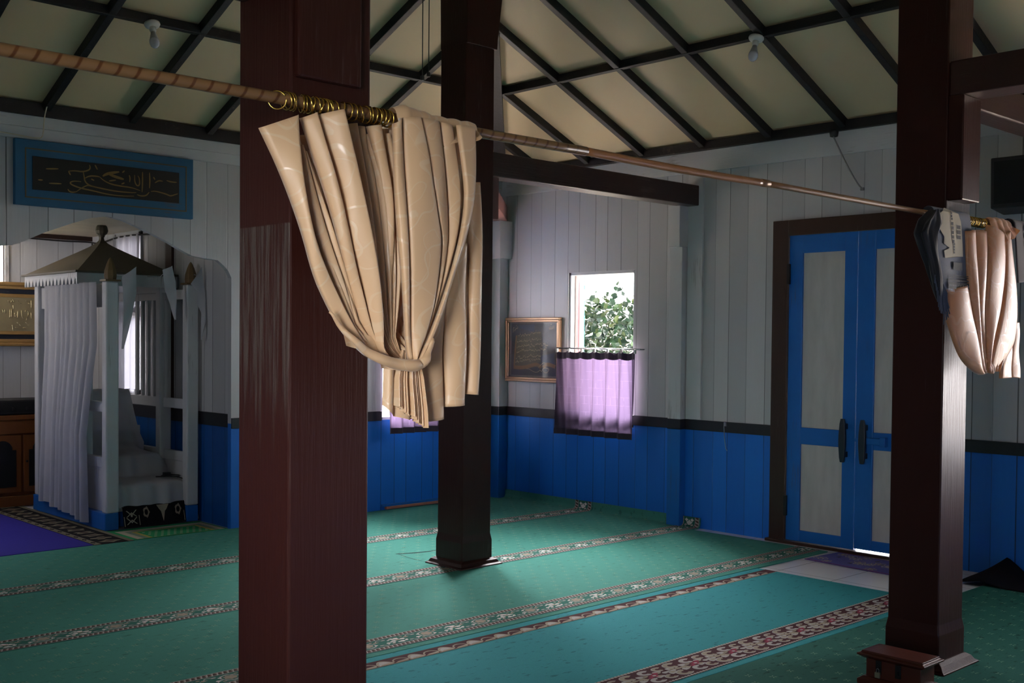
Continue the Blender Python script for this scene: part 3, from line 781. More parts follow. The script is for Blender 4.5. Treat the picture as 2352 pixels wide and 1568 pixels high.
def hsh(i, s=0): return math.sin(i*12.9898+s*78.233)*43758.5453 % 1.0
def sheet(mb, left, right, npl, amp, yf, nu=120, nv=60, seed=0, topf=None, botf=None, sharp=1.0, uvs=(1.0, 1.0), mi=0, warp=0.5):
    ks = [hsh(i, seed) for i in range(npl+2)]
    edges = [0.0]
    for i in range(npl): edges.append(edges[-1]+0.6+0.8*ks[i])
    edges = [e_/edges[-1] for e_ in edges]
    def fn(u, v):
        a = pl(left, v); b = pl(right, v)
        for i in range(npl):
            if u <= edges[i+1] or i == npl-1:
                t = (u-edges[i])/(edges[i+1]-edges[i]); idx = i; break
        s_ = math.sin(PI*t); s_ = abs(s_)**sharp
        fold = s_*(0.65+0.7*hsh(idx, seed+3)) * amp(u, v)
        drift = warp*(0.5-abs(t-0.5))*(hsh(idx, seed+5)-0.5)*(edges[idx+1]-edges[idx])
        uu = min(max(u+drift*v*2, 0), 1)
        x = lerp(a[0], b[0], uu); z = lerp(a[1], b[1], uu)
        if topf: z += topf(u, t, idx)*max(0, 1-v*6)
        if botf: z += botf(u, t, idx)*max(0, 1-(1-v)*8)
        y = yf(u, v) - fold
        return (x, y, z)
    mb.grid(fn, nu, nv, mi, uvs)

main_left = [(-5.933, 1.982), (-5.886, 1.886), (-5.838, 1.750), (-5.801, 1.645), (-5.731, 1.519), (-5.679, 1.479), (-5.619, 1.452), (-5.551, 1.437), (-5.501, 1.432)]
main_right = [(-5.566, 2.034), (-5.559, 1.913), (-5.562, 1.781), (-5.567, 1.650), (-5.573, 1.562), (-5.578, 1.507), (-5.560, 1.469), (-5.518, 1.446), (-5.501, 1.434)]
fr_left = [(-5.566, 2.060), (-5.565, 1.988), (-5.552, 1.881), (-5.548, 1.738), (-5.531, 1.607), (-5.516, 1.507), (-5.501, 1.440)]
fr_right = [(-5.280, 2.062), (-5.289, 1.918), (-5.304, 1.824), (-5.364, 1.681), (-5.415, 1.542), (-5.458, 1.463), (-5.491, 1.432)]
bk_right = [(-5.280, 2.062), (-5.284, 1.919), (-5.276, 1.756), (-5.277, 1.533), (-5.286, 1.352)]
bk_left = [(-5.560, 2.050), (-5.530, 1.812), (-5.540, 1.586), (-5.572, 1.430), (-5.576, 1.330)]

curt = thing('satin_curtain', 'large cream satin damask curtain knotted up and thrown over the rod beside the nearest pillar', 'curtain', (-5.6, RY, 1.28))
# each pleat as a long curved ribbon of satin, outlines in metres (x, z) in the plane of the curtain
RIB_MAIN = [
 ([(-5.957,1.974),(-5.911,1.879),(-5.866,1.751),(-5.836,1.650),(-5.797,1.587),(-5.748,1.525),(-5.708,1.490),(-5.652,1.451)],[(-5.865,2.014),(-5.872,1.940),(-5.869,1.846),(-5.845,1.737),(-5.806,1.658),(-5.740,1.556),(-5.693,1.501),(-5.643,1.458)],0.000,0.012),
 ([(-5.865,1.941),(-5.850,1.858),(-5.826,1.759),(-5.797,1.679),(-5.728,1.556),(-5.682,1.490),(-5.639,1.458)],[(-5.846,1.949),(-5.826,1.860),(-5.804,1.781),(-5.773,1.691),(-5.713,1.563),(-5.673,1.496),(-5.633,1.459)],-0.010,0.012),
 ([(-5.843,1.934),(-5.819,1.841),(-5.794,1.751),(-5.764,1.671),(-5.705,1.564),(-5.668,1.496),(-5.631,1.462)],[(-5.831,1.935),(-5.807,1.852),(-5.779,1.762),(-5.749,1.675),(-5.695,1.567),(-5.660,1.500),(-5.628,1.462)],-0.012,0.010),
 ([(-5.851,2.010),(-5.827,1.931),(-5.802,1.852),(-5.777,1.763),(-5.749,1.675),(-5.715,1.600),(-5.687,1.538),(-5.633,1.466)],[(-5.820,2.025),(-5.805,1.954),(-5.777,1.855),(-5.748,1.754),(-5.721,1.662),(-5.689,1.580),(-5.663,1.517),(-5.623,1.466)],0.004,0.014),
 ([(-5.811,2.022),(-5.790,1.945),(-5.761,1.856),(-5.738,1.734),(-5.705,1.646),(-5.675,1.557),(-5.644,1.478),(-5.623,1.458)],[(-5.762,2.037),(-5.746,1.961),(-5.720,1.850),(-5.693,1.737),(-5.664,1.618),(-5.641,1.527),(-5.635,1.472),(-5.617,1.457)],0.010,0.016),
 ([(-5.746,2.022),(-5.733,1.932),(-5.714,1.840),(-5.690,1.727),(-5.664,1.612),(-5.639,1.517),(-5.623,1.458)],[(-5.717,2.028),(-5.711,1.934),(-5.696,1.842),(-5.671,1.728),(-5.645,1.624),(-5.623,1.528),(-5.612,1.458)],-0.006,0.012),
 ([(-5.712,2.017),(-5.694,1.926),(-5.681,1.843),(-5.662,1.729),(-5.640,1.613),(-5.618,1.507),(-5.606,1.455)],[(-5.681,2.023),(-5.675,1.928),(-5.663,1.845),(-5.641,1.730),(-5.624,1.614),(-5.610,1.517),(-5.598,1.455)],-0.002,0.012),
 ([(-5.681,2.020),(-5.666,1.929),(-5.655,1.867),(-5.638,1.752),(-5.621,1.635),(-5.610,1.528),(-5.598,1.458)],[(-5.648,2.020),(-5.648,1.931),(-5.639,1.858),(-5.625,1.753),(-5.611,1.646),(-5.602,1.539),(-5.593,1.458)],-0.008,0.010),
 ([(-5.646,2.021),(-5.629,1.933),(-5.618,1.860),(-5.617,1.753),(-5.611,1.646),(-5.604,1.539),(-5.593,1.458)],[(-5.611,2.027),(-5.602,1.936),(-5.595,1.862),(-5.595,1.755),(-5.594,1.647),(-5.594,1.539),(-5.585,1.458)],-0.003,0.012),
]
RIB_FRONT = [
 ([(-5.606,2.026),(-5.607,1.902),(-5.599,1.796),(-5.594,1.732),(-5.578,1.604),(-5.564,1.507),(-5.549,1.444)],[(-5.579,2.045),(-5.578,1.905),(-5.575,1.819),(-5.568,1.734),(-5.556,1.594),(-5.549,1.507),(-5.541,1.446)],0.004,0.012),
 ([(-5.577,2.045),(-5.575,1.905),(-5.572,1.819),(-5.566,1.734),(-5.553,1.583),(-5.546,1.507),(-5.541,1.446)],[(-5.526,2.052),(-5.505,1.960),(-5.495,1.895),(-5.475,1.806),(-5.457,1.741),(-5.479,1.596),(-5.507,1.508),(-5.536,1.444)],0.008,0.014),
 ([(-5.522,2.052),(-5.501,1.955),(-5.491,1.888),(-5.471,1.801),(-5.454,1.741),(-5.476,1.596),(-5.505,1.508),(-5.536,1.446)],[(-5.453,2.052),(-5.437,1.920),(-5.432,1.831),(-5.434,1.742),(-5.459,1.630),(-5.494,1.519),(-5.531,1.446)],0.002,0.010),
 ([(-5.451,2.052),(-5.433,1.920),(-5.426,1.843),(-5.428,1.754),(-5.453,1.641),(-5.490,1.524),(-5.531,1.449)],[(-5.410,2.048),(-5.391,1.924),(-5.391,1.846),(-5.407,1.755),(-5.442,1.642),(-5.480,1.524),(-5.526,1.451)],-0.004,0.010),
 ([(-5.408,2.048),(-5.392,1.947),(-5.385,1.869),(-5.402,1.778),(-5.439,1.653),(-5.481,1.530),(-5.529,1.444)],[(-5.334,2.054),(-5.342,1.930),(-5.353,1.838),(-5.383,1.740),(-5.424,1.643),(-5.468,1.528),(-5.520,1.442)],0.012,0.008),
]
RIB_BACK = [
 ([(-5.438,1.746),(-5.447,1.587),(-5.469,1.440),(-5.474,1.361),(-5.465,1.282)],[(-5.356,1.751),(-5.385,1.612),(-5.398,1.474),(-5.395,1.382),(-5.389,1.289)],0.000,0.012),
 ([(-5.386,1.749),(-5.394,1.589),(-5.395,1.474),(-5.390,1.382),(-5.388,1.320)],[(-5.322,1.753),(-5.327,1.614),(-5.326,1.497),(-5.325,1.404),(-5.325,1.323)],0.008,0.014),
 ([(-5.334,1.845),(-5.331,1.706),(-5.326,1.532),(-5.323,1.427),(-5.321,1.350)],[(-5.292,1.849),(-5.300,1.708),(-5.301,1.533),(-5.306,1.427),(-5.312,1.352)],-0.010,0.008),
 ([(-5.308,1.917),(-5.303,1.755),(-5.305,1.591),(-5.310,1.474),(-5.315,1.352)],[(-5.271,1.921),(-5.266,1.757),(-5.265,1.592),(-5.269,1.474),(-5.275,1.349)],0.004,0.012),
]
RIB_PEACH = [
 ([(-2.574,1.730),(-2.562,1.627),(-2.503,1.515),(-2.414,1.429),(-2.281,1.375),(-2.194,1.356)],[(-2.390,1.756),(-2.358,1.631),(-2.309,1.516),(-2.261,1.437),(-2.214,1.388),(-2.176,1.362)],-0.004,0.018),
 ([(-2.413,1.994),(-2.401,1.823),(-2.369,1.670),(-2.296,1.516),(-2.223,1.398),(-2.185,1.362)],[(-2.313,2.005),(-2.323,1.826),(-2.316,1.671),(-2.255,1.516),(-2.196,1.407),(-2.171,1.364)],0.004,0.014),
 ([(-2.300,2.006),(-2.306,1.847),(-2.308,1.691),(-2.246,1.516),(-2.201,1.417),(-2.167,1.365)],[(-2.192,2.008),(-2.225,1.831),(-2.239,1.654),(-2.215,1.516),(-2.183,1.417),(-2.158,1.365)],0.000,0.012),
 ([(-2.188,2.040),(-2.216,1.851),(-2.239,1.654),(-2.210,1.516),(-2.178,1.417),(-2.158,1.365)],[(-2.042,2.001),(-2.039,1.840),(-2.098,1.677),(-2.156,1.536),(-2.160,1.417),(-2.139,1.365)],0.014,0.014),
 ([(-2.038,2.011),(-2.038,1.820),(-2.087,1.657),(-2.137,1.517),(-2.137,1.417),(-2.130,1.363)],[(-1.937,2.029),(-1.902,1.806),(-1.875,1.560),(-1.900,1.477),(-2.004,1.400),(-2.102,1.360)],0.008,0.018),
]
RIB_PTAIL = [
 ([(-1.955,1.559),(-1.930,1.435),(-1.915,1.334)],[(-1.828,1.560),(-1.801,1.434),(-1.807,1.336)],0.000,0.010),
 ([(-1.839,1.602),(-1.811,1.435),(-1.817,1.338)],[(-1.749,1.603),(-1.736,1.434),(-1.720,1.332)],0.006,0.008),
]

def ribbon(mb, L, R_, y0, yoff, bulge, tilt, seed, belly=0.03, nu=14, nv=48, close=0.45):
    L, R_ = smooth_pts(L, 2), smooth_pts(R_, 2)
    def fn(u, v):
        a = pl(L, v); b = pl(R_, v)
        k = 1-close*v
        y = y0 - yoff - belly*math.sin(PI*min(v*1.05, 1)) - tilt*(u-.5)*k - bulge*k*max(math.sin(PI*u), 0)**.7
        y += 0.0025*math.sin(9*v+seed*2.1+3*u)
        e_ = max(0, .07-u)/.07 + max(0, u-.93)/.07
        y += 0.010*e_
        return (lerp(a[0], b[0], u), y, lerp(a[1], b[1], u))
    base = len(mb.v)
    mb.grid(fn, nu, nv)
    for i in range(base, len(mb.v)): mb.uv[i] = (mb.v[i][0]+.37*seed, mb.v[i][2]+.11*seed)
def yf_main(u, v): return RY+0.012-0.030*math.sin(PI*min(v*1.1, 1))-0.03*v
mb = MB()
sheet(mb, main_left, main_right, 12, lambda u, v: 0.012*(1-0.45*v)+.003, yf_main, 150, 60, 1, lambda u, t, i: -.02, None, 0.8, (0.45, 0.6))
mb.build('inner_folds', M['satin'], curt, smooth=True)
for i, (L, R_, yo, bu) in enumerate(RIB_MAIN):
    mb = MB(); ribbon(mb, L, R_, RY-.030, yo-(0, .006, .006, 0, -.008, .030, .024, .034, .018)[i], bu*.7, (0.022, .012, .012, .020, .042, .012, .010, .010, .012)[i], i)
    mb.build('pleat', M['satin'], curt, smooth=True, solid=.0012)
# rolled lower edge of the loop
mb = MB()
low = smooth_pts([(-5.800, 1.560), (-5.757, 1.515), (-5.710, 1.478), (-5.655, 1.449), (-5.595, 1.435), (-5.540, 1.431), (-5.515, 1.440), (-5.500, 1.462), (-5.487, 1.50)], 2)
n = len(low)
mb.tube([(x, RY-0.066-0.004*math.sin(i), z) for i, (x, z) in enumerate(low)], [0.003+0.012*math.sin(PI*(i/(n-1))**1.3) for i in range(n)], 12)
for i in range(len(mb.v)): mb.uv[i] = (mb.v[i][0]*1.0, mb.v[i][2])
mb.build('rolled_edge', M['satin'], curt, smooth=True)
# dark inner pocket of the loop
mb = MB()
sheet(mb, [(-5.60, 2.03), (-5.595, 1.80), (-5.60, 1.60), (-5.59, 1.50), (-5.53, 1.44)], [(-5.535, 2.03), (-5.53, 1.80), (-5.52, 1.60), (-5.505, 1.50), (-5.495, 1.44)], 3, lambda u, v: 0.02, lambda u, v: RY+0.045+0.045*math.sin(PI*v)-0.08*v**4, 40, 50, 11, None, None, 1.0, (0.3, 1.2))
mb.build('inner_pocket', M['satin'], curt, smooth=True)
# front layer thrown over the rod
for i, (L, R_, yo, bu) in enumerate(RIB_FRONT):
    mb = MB(); ribbon(mb, L, R_, RY-.050, yo, bu*.8, (-.004, .012, -.012, .010, -.016)[i], i+20, belly=.014)
    mb.build('front_fold', M['satin'], curt, smooth=True, solid=.0012)
# top bunch over the rod
mb = MB()
def fnb(u, v):
    bump = math.exp(-((u-.13)/.10)**2)*.012+math.exp(-((u-.33)/.12)**2)*.007+.003*abs(math.sin(6*PI*u))
    r_ = 0.0165+bump
    x = lerp(-5.578, -5.296, u)
    if v < .62:
        a_ = 1.12*PI-1.12*PI*(v/.62); return (x+.010*math.sin(8*u+2*v)*(1-u), RY-r_*math.cos(a_), RZ_+(r_+.004)*math.sin(a_))
    k = (v-.62)/.38
    return (x+.010*math.sin(8*u+1.24)*(1-u)-.016*k*u, RY+r_*-1-.038*k-.006*math.sin(22*u)*k, RZ_-.085*k*(1+.25*math.sin(7*u))*(1-.75*u**3))
mb.grid(fnb, 70, 26, 0, (0.9, 0.2))
for i in range(len(mb.v)): mb.uv[i] = (mb.v[i][0], mb.v[i][2]+mb.v[i][1])
mb.build('rod_wrap', M['satin'], curt, smooth=True)
# back layer hanging straight, with the pleated tail
mb = MB()
bot = [(0.0, 0.0), (0.10, -0.030), (0.24, -0.046), (0.42, -0.046), (0.585, -0.040), (0.60, -0.010), (0.72, -0.010), (0.815, -0.006), (0.83, 0.018), (1.0, 0.0)]
def botf(u, t, i):
    for (a, b), (c, d) in zip(bot, bot[1:]):
        if u <= c: return lerp(b, d, (u-a)/(c-a))
    return 0
sheet(mb, bk_left, bk_right, 7, lambda u, v: 0.008+0.008*v, lambda u, v: RY+0.030-0.006*v, 140, 80, 31, None, botf, 0.9, (0.95, 1.3))
mb.build('back_layer', M['satin'], curt, smooth=True)
for i, (L, R_, yo, bu) in enumerate(RIB_BACK):
    mb = MB(); ribbon(mb, L, R_, RY+.006, yo, bu, (.006, .012, -.006, .008)[i], i+30, belly=.004, close=-.3)
    mb.build('back_fold', M['satin'], curt, smooth=True, solid=.0012)
mb = MB()
sheet(mb, [(-5.555, 1.47), (-5.572, 1.40), (-5.574, 1.33)], [(-5.505, 1.47), (-5.49, 1.40), (-5.478, 1.296)], 12, lambda u, v: 0.012+0.010*v, lambda u, v: RY-0.020, 110, 26, 41, None, lambda u, t, i: -0.03*u+0.006*hsh(i, 4), 1.2, (0.5, 0.35))
mb.build('pleated_tail', M['satin'], curt, smooth=True)
mb = MB()
for q in ([(-5.745, 1.53), (-5.730, 1.481), (-5.633, 1.461), (-5.633, 1.495)], [(-5.63, 1.452), (-5.625, 1.426), (-5.560, 1.418), (-5.555, 1.440)]):
    def fn(u, v, q=q):
        a = [lerp(q[0][i], q[3][i], u) for i in (0, 1)]; b = [lerp(q[1][i], q[2][i], u) for i in (0, 1)]
        return (lerp(a[0], b[0], v), RY-0.035+0.006*math.sin(6*u), lerp(a[1], b[1], v))
    mb.grid(fn, 10, 6, 0, (0.1, 0.1))
mb.build('loose_corner', M['satin'], curt, smooth=True)

# ---- right end: shawl, peach curtain, dark cloth
shawl = thing('shawl', 'blue-grey fringed shawl with a cream panel hung over the rod at the right-hand pillar', 'shawl', (-2.5, RY, 1.6))
def drape(u, v, xa, xb, zb, r, fold, xs=0.0):
    """cloth over the rod: v 0 behind .. 1 bottom front"""
    x = lerp(xa, xb, u)
    if v < 0.25:
        a = PI - PI*(v/0.25); y = RY + r*(-math.cos(a))*-1; z = RZ_+0.002+r*math.sin(a)
        y = RY - r*math.cos(PI*(v/0.25)+PI)*1.0
        y = RY + r*math.cos(PI*v/0.25)
    else:
        k = (v-0.25)/0.75; y = RY-r-fold*math.sin(u*PI*2.2+1)*k-0.01*k; z = lerp(RZ_+0.002, zb(u), k); x += xs*k
    return (x, y, z)
mb = MB(); mb.grid(lambda u, v: drape(u, v, -2.700, -2.352, lambda q: 1.722+0.014*q+0.006*math.sin(9*q), 0.026, 0.008, 0.055), 40, 50, 0, (1, 1))
def on_shawl(x, z, e=0.0045):
    k = (RZ_-z)/(RZ_-1.725); k = min(max(k, 0), 1); u = min(max((x-0.055*k+2.700)/0.348, 0), 1)
    if z <= RZ_: return (x, RY-0.026-0.008*math.sin(u*PI*2.2+1)*k-0.01*k-e, z)
    a = math.asin(min((z-RZ_)/0.028, 1)); return (x, RY-(0.0275+e)*math.cos(a), RZ_+(0.0275+e)*math.sin(a))
outl = [(-2.672, 2.045), (-2.59, 2.079), (-2.49, 2.076), (-2.452, 2.03), (-2.440, 1.95), (-2.432, 1.872), (-2.618, 1.864), (-2.625, 1.895), (-2.56, 1.897), (-2.565, 1.912), (-2.625, 1.925), (-2.618, 1.955), (-2.66, 1.985), (-2.675, 2.015)]
def fillp(mb, pts, fn, mi=0, n=14):
    """horizontal strips of a polygon, so that it follows a curved sheet"""
    zs = [p[1] for p in pts]; z0, z1 = min(zs), max(zs)
    rows = []
    for i in range(n+1):
        z = lerp(z0, z1, (i+0.02)/(n+0.04)); xs = []
        for (x0, a), (x1, b) in zip(pts, pts[1:]+pts[:1]):
            if (a-z)*(b-z) < 0: xs.append(x0+(x1-x0)*(z-a)/(b-a))
        rows.append((z, min(xs), max(xs)) if xs else None)
    for r0, r1 in zip(rows, rows[1:]):
        if r0 and r1:
            for j in range(4):
                t0, t1 = j/4, (j+1)/4
                mb.poly([fn(lerp(r0[1], r0[2], t0), r0[0]), fn(lerp(r0[1], r0[2], t1), r0[0]), fn(lerp(r1[1], r1[2], t1), r1[0]), fn(lerp(r1[1], r1[2], t0), r1[0])], mi)
fillp(mb, outl, on_shawl, 1)
SMI = [2]
def rect(x0, x1, z0, z1, e=0.0065): fillp(mb, [(x0, z0), (x1, z0), (x1, z1), (x0, z1)], lambda x, z: on_shawl(x, z, e), SMI[0], 3)
for i in range(5): rect(-2.552+i*0.003, -2.530+i*0.003, 2.010-i*0.019, 2.024-i*0.019)
for i in range(3): rect(-2.495+i*0.002, -2.462+i*0.002, 1.998-i*0.022, 2.014-i*0.022)
for i in range(4): rect(-2.528, -2.512, 1.925-i*0.012, 1.934-i*0.012)
for i in range(3): rect(-2.56+i*.004, -2.545+i*.004, 2.056-i*.012, 2.066-i*.012)
rect(-2.53, -2.44, 1.818, 1.852)
for z in (1.792, 1.784): rect(-2.585, -2.36, z, z+0.0035)
rect(-2.60, -2.325, 1.768, 1.776); rect(-2.60, -2.318, 1.735, 1.764)
SMI[0] = 3
for i in range(12): rect(-2.59+i*0.022, -2.586+i*0.022, 1.746, 1.753, 0.009)
for i in range(24): rect(-2.60+i*0.0118, -2.595+i*0.0118, 1.722, 1.734, 0.004)
mb.build('shawl_body', [M['shawl'], M['shawl_cream'], M['shawl_dark'], M['whitecloth']], shawl, smooth=True, fix=False)
mb = MB()   # dark bunched end and hanging tassel
def fnl(u, v):
    cx_ = [(-2.72, 2.06), (-2.775, 2.00), (-2.80, 1.955), (-2.77, 1.90), (-2.73, 1.84), (-2.70, 1.77), (-2.665, 1.68), (-2.640, 1.66)]
    c = pl(cx_, v); w = [0.03, 0.075, 0.075, 0.06, 0.05, 0.045, 0.03, 0.006]; k = v*7; i = min(int(k), 6); ww = lerp(w[i], w[i+1], k-i)
    a = 2*PI*u; rr = 1+0.22*math.sin(5*a+6*v)+0.1*math.sin(11*a+2)
    return (c[0]+ww*rr*0.75*math.cos(a), RY-0.04+ww*0.45*rr*math.sin(a), c[1]+ww*0.15*math.sin(3*a+8*v))
mb.grid(fnl, 40, 40, 0)
mb.build('bunched_end', M['shawl_dark'], shawl, smooth=True)
mb = MB()
for i in range(46):
    t = i/45; x = lerp(-2.745, -2.615, t); z = lerp(1.86, 1.715, t**0.8)
    l = 0.05+0.05*hsh(i)+0.07*math.sin(PI*t)
    mb.tube([(x, RY-0.05, z), (x+0.012, RY-0.052+0.006*hsh(i, 2), z-l*.6), (x+0.02*t+0.01, RY-0.05, z-l)], 0.0022, 5)
for i in range(5): mb.tube([(-2.648+.003*i, RY-0.05, 1.70), (-2.640+.001*i, RY-0.05, 1.63), (-2.639, RY-0.05, 1.578+.008*i)], 0.002, 5)
mb.build('fringe', M['shawl'], shawl)

peach = thing('peach_curtain', 'smaller peach satin curtain looped over the rod right of the right-hand pillar', 'curtain', (-2.1, RY, 1.33))
for i, (L, R_, yo, bu) in enumerate(RIB_PEACH):
    mb = MB(); ribbon(mb, L, R_, RY-.026, yo, bu, (.03, .008, .010, .012, -.016)[i], i+40, belly=.02)
    mb.build('pleat', M['satin_peach'], peach, smooth=True, solid=.0012)
mb = MB()
sheet(mb, [(-2.345, 2.005), (-2.34, 1.80), (-2.34, 1.66), (-2.26, 1.48), (-2.13, 1.37)], [(-1.90, 2.04), (-1.88, 1.85), (-1.87, 1.66), (-1.90, 1.50), (-2.05, 1.37)], 10, lambda u, v: .010, lambda u, v: RY-.006-.03*v, 90, 50, 51, None, None, .8, (.5, .7))
mb.build('inner_folds', M['satin_peach'], peach, smooth=True)
for i, (L, R_, yo, bu) in enumerate(RIB_PTAIL):
    mb = MB(); ribbon(mb, L, R_, RY+.004, yo, bu, .006, i+50, belly=.0)
    mb.build('back_fold', M['satin_peach'], peach, smooth=True, solid=.0012)
mb = MB()
def fnp(u, v):
    r_ = .017+.008*math.sin(PI*u)+.004*abs(math.sin(4*PI*u)); x = lerp(-2.130, -1.885, u)
    if v < .6:
        a_ = 1.12*PI-1.12*PI*(v/.6); return (x, RY-r_*math.cos(a_), RZ_+(r_+.004)*math.sin(a_))
    k = (v-.6)/.4; return (x+.006*k*math.sin(9*u), RY-r_-.032*k-.005*math.sin(20*u)*k, RZ_-.085*k*(1-.75*u**3))
mb.grid(fnp, 50, 24)
for i in range(len(mb.v)): mb.uv[i] = (mb.v[i][0], mb.v[i][2]+mb.v[i][1])
mb.build('rod_wrap', M['satin_peach'], peach, smooth=True)

dkc = thing('dark_cloth', 'black and violet lattice-patterned cloth hung over the rod at the right edge', 'cloth', (-1.75, RY, 1.8))
mb = MB()
def dkf(u, v):
    x = lerp(-1.90, -1.50, u)+0.06*v*(1-u)
    if v < 0.2:
        a = PI*v/0.2; return (x, RY+0.03*math.cos(a), RZ_+0.004+0.032*math.sin(a))
    k = (v-.2)/.8; return (x, RY-0.03-0.008*math.sin(5*u)*k, lerp(RZ_, 1.80-0.01*math.cos(7*u), k))
mb.grid(dkf, 30, 40); mb.build('cloth_body', M['plaid'], dkc, smooth=True, solid=0.004)
mb = MB()
for s in (-1, 1):
    for i in range(-6, 16):
        pts = []
        for j in range(25):
            v = 0.16+0.80*j/24; u = 0.22+i*0.06+s*(v-0.5)*0.55
            if 0.22 <= u <= 0.98: pts.append(tuple(Vector(dkf(u, v))+Vector((0, -0.0035, 0.0))))
        if len(pts) > 2: mb.tube(pts, 0.0014, 4)
mb.build('lattice_stitching', M['plaid_line'], dkc)

# ================================================================ CARPETS
CT = 0.008
def carpet(name, label, x0, x1, y0, y1, mats, bands, dots=None, curl=None, loc=None, base=0, hole=None):
    """flat strip of carpet running along x; bands: functions drawing motifs; curl: x at which it turns up the wall"""
    mb = MB(); R_ = 0.035
    def P(x, y, dz=0.0):
        z = CT+dz
        if curl is None or x <= curl: return (x, y, z)
        s = x-curl; q = R_*PI/2
        if s < q:
            a = s/R_; return (curl+(R_-dz)*math.sin(a), y, CT+R_-(R_-dz)*math.cos(a))
        return (curl+R_-dz, y, CT+R_+(s-q))
    xs = [x0]
    if curl is None: xs += [lerp(x0, x1, (i+1)/24) for i in range(24)]
    else: xs += [lerp(x0, curl, (i+1)/20) for i in range(20)] + [lerp(curl, x1, (i+1)/14) for i in range(14)]
    n = len(xs)
    for i in range(n-1):
        a, b = xs[i], xs[i+1]
        mb.poly([P(a, y0), P(b, y0), P(b, y1), P(a, y1)], base)
        mb.poly([P(a, y1, -CT+.0005), P(b, y1, -CT+.0005), P(b, y0, -CT+.0005), P(a, y0, -CT+.0005)], base)
        for yy in (y0, y1): mb.poly([P(a, yy, -CT+.0005), P(b, yy, -CT+.0005), P(b, yy), P(a, yy)], base)
    for xx in (x0, x1): mb.poly([P(xx, y0, -CT+.0005), P(xx, y1, -CT+.0005), P(xx, y1), P(xx, y0)], base)
    for bfn in bands: bfn(mb, P, x0, x1)
    if dots:
        dy0, dy1, sx, sy, mi = dots
        ny = int((dy1-dy0)/sy)
        for j in range(ny+1):
            for i in range(int((x1-x0-0.05)/sx)):
                x = x0+0.04+(i+0.5*(j % 2))*sx+0.004*(hsh(i, j)-.5); y = dy0+j*sy+0.004*(hsh(j, i)-.5)
                if x > x1-0.03: continue
                for k in range(4):
                    a = PI/4+k*PI/2; ca, sa = math.cos(a), math.sin(a)
                    def q(r, t): return P(x+ca*r-sa*t, y+sa*r+ca*t, 0.0012)
                    mb.poly([q(0.004, 0), q(0.010, 0.0042), q(0.0185, 0.0012), q(0.0185, -0.0012), q(0.010, -0.0042)], mi)
    return tag(mb.build(name, mats, loc=loc or ((x0+x1)/2, (y0+y1)/2, 0.0), fix=False), label, 'carpet')

def quad(mb, P, xa, xb, ya, yb, dz, mi, n=1):
    st_ = [lerp(xa, xb, i/n) for i in range(n+1)]
    if xb > 0 and n > 20: st_ = [lerp(xa, -.056, i/n) for i in range(n+1)] + [lerp(-.056, xb, (i+1)/14) for i in range(14)]   # follow the turned-up end
    for a, b in zip(st_, st_[1:]):
        mb.poly([P(a, ya, dz), P(b, ya, dz), P(b, yb, dz), P(a, yb, dz)], mi)
def blob(mb, P, x, y, rx, ry, dz, mi, n=12, w=0.0, k=5, ph=0.0):
    mb.poly([P(x+rx*math.cos(2*PI*i/n)*(1+w*math.cos(k*2*PI*i/n+ph)), y+ry*math.sin(2*PI*i/n)*(1+w*math.cos(k*2*PI*i/n+ph)), dz) for i in range(n)], mi)
def arc(mb, P, x, y, r, a0, a1, w, dz, mi, n=8, sy=1.0):
    L = [P(x+(r+w/2)*math.cos(lerp(a0, a1, i/n)), y+sy*(r+w/2)*math.sin(lerp(a0, a1, i/n)), dz) for i in range(n+1)]
    K = [P(x+(r-w/2)*math.cos(lerp(a0, a1, i/n)), y+sy*(r-w/2)*math.sin(lerp(a0, a1, i/n)), dz) for i in range(n+1)]
    b = len(mb.v); mb.v += L+K
    for i in range(n): mb.f.append((b+i, b+i+1, b+n+2+i, b+n+1+i)); mb.mi.append(mi)

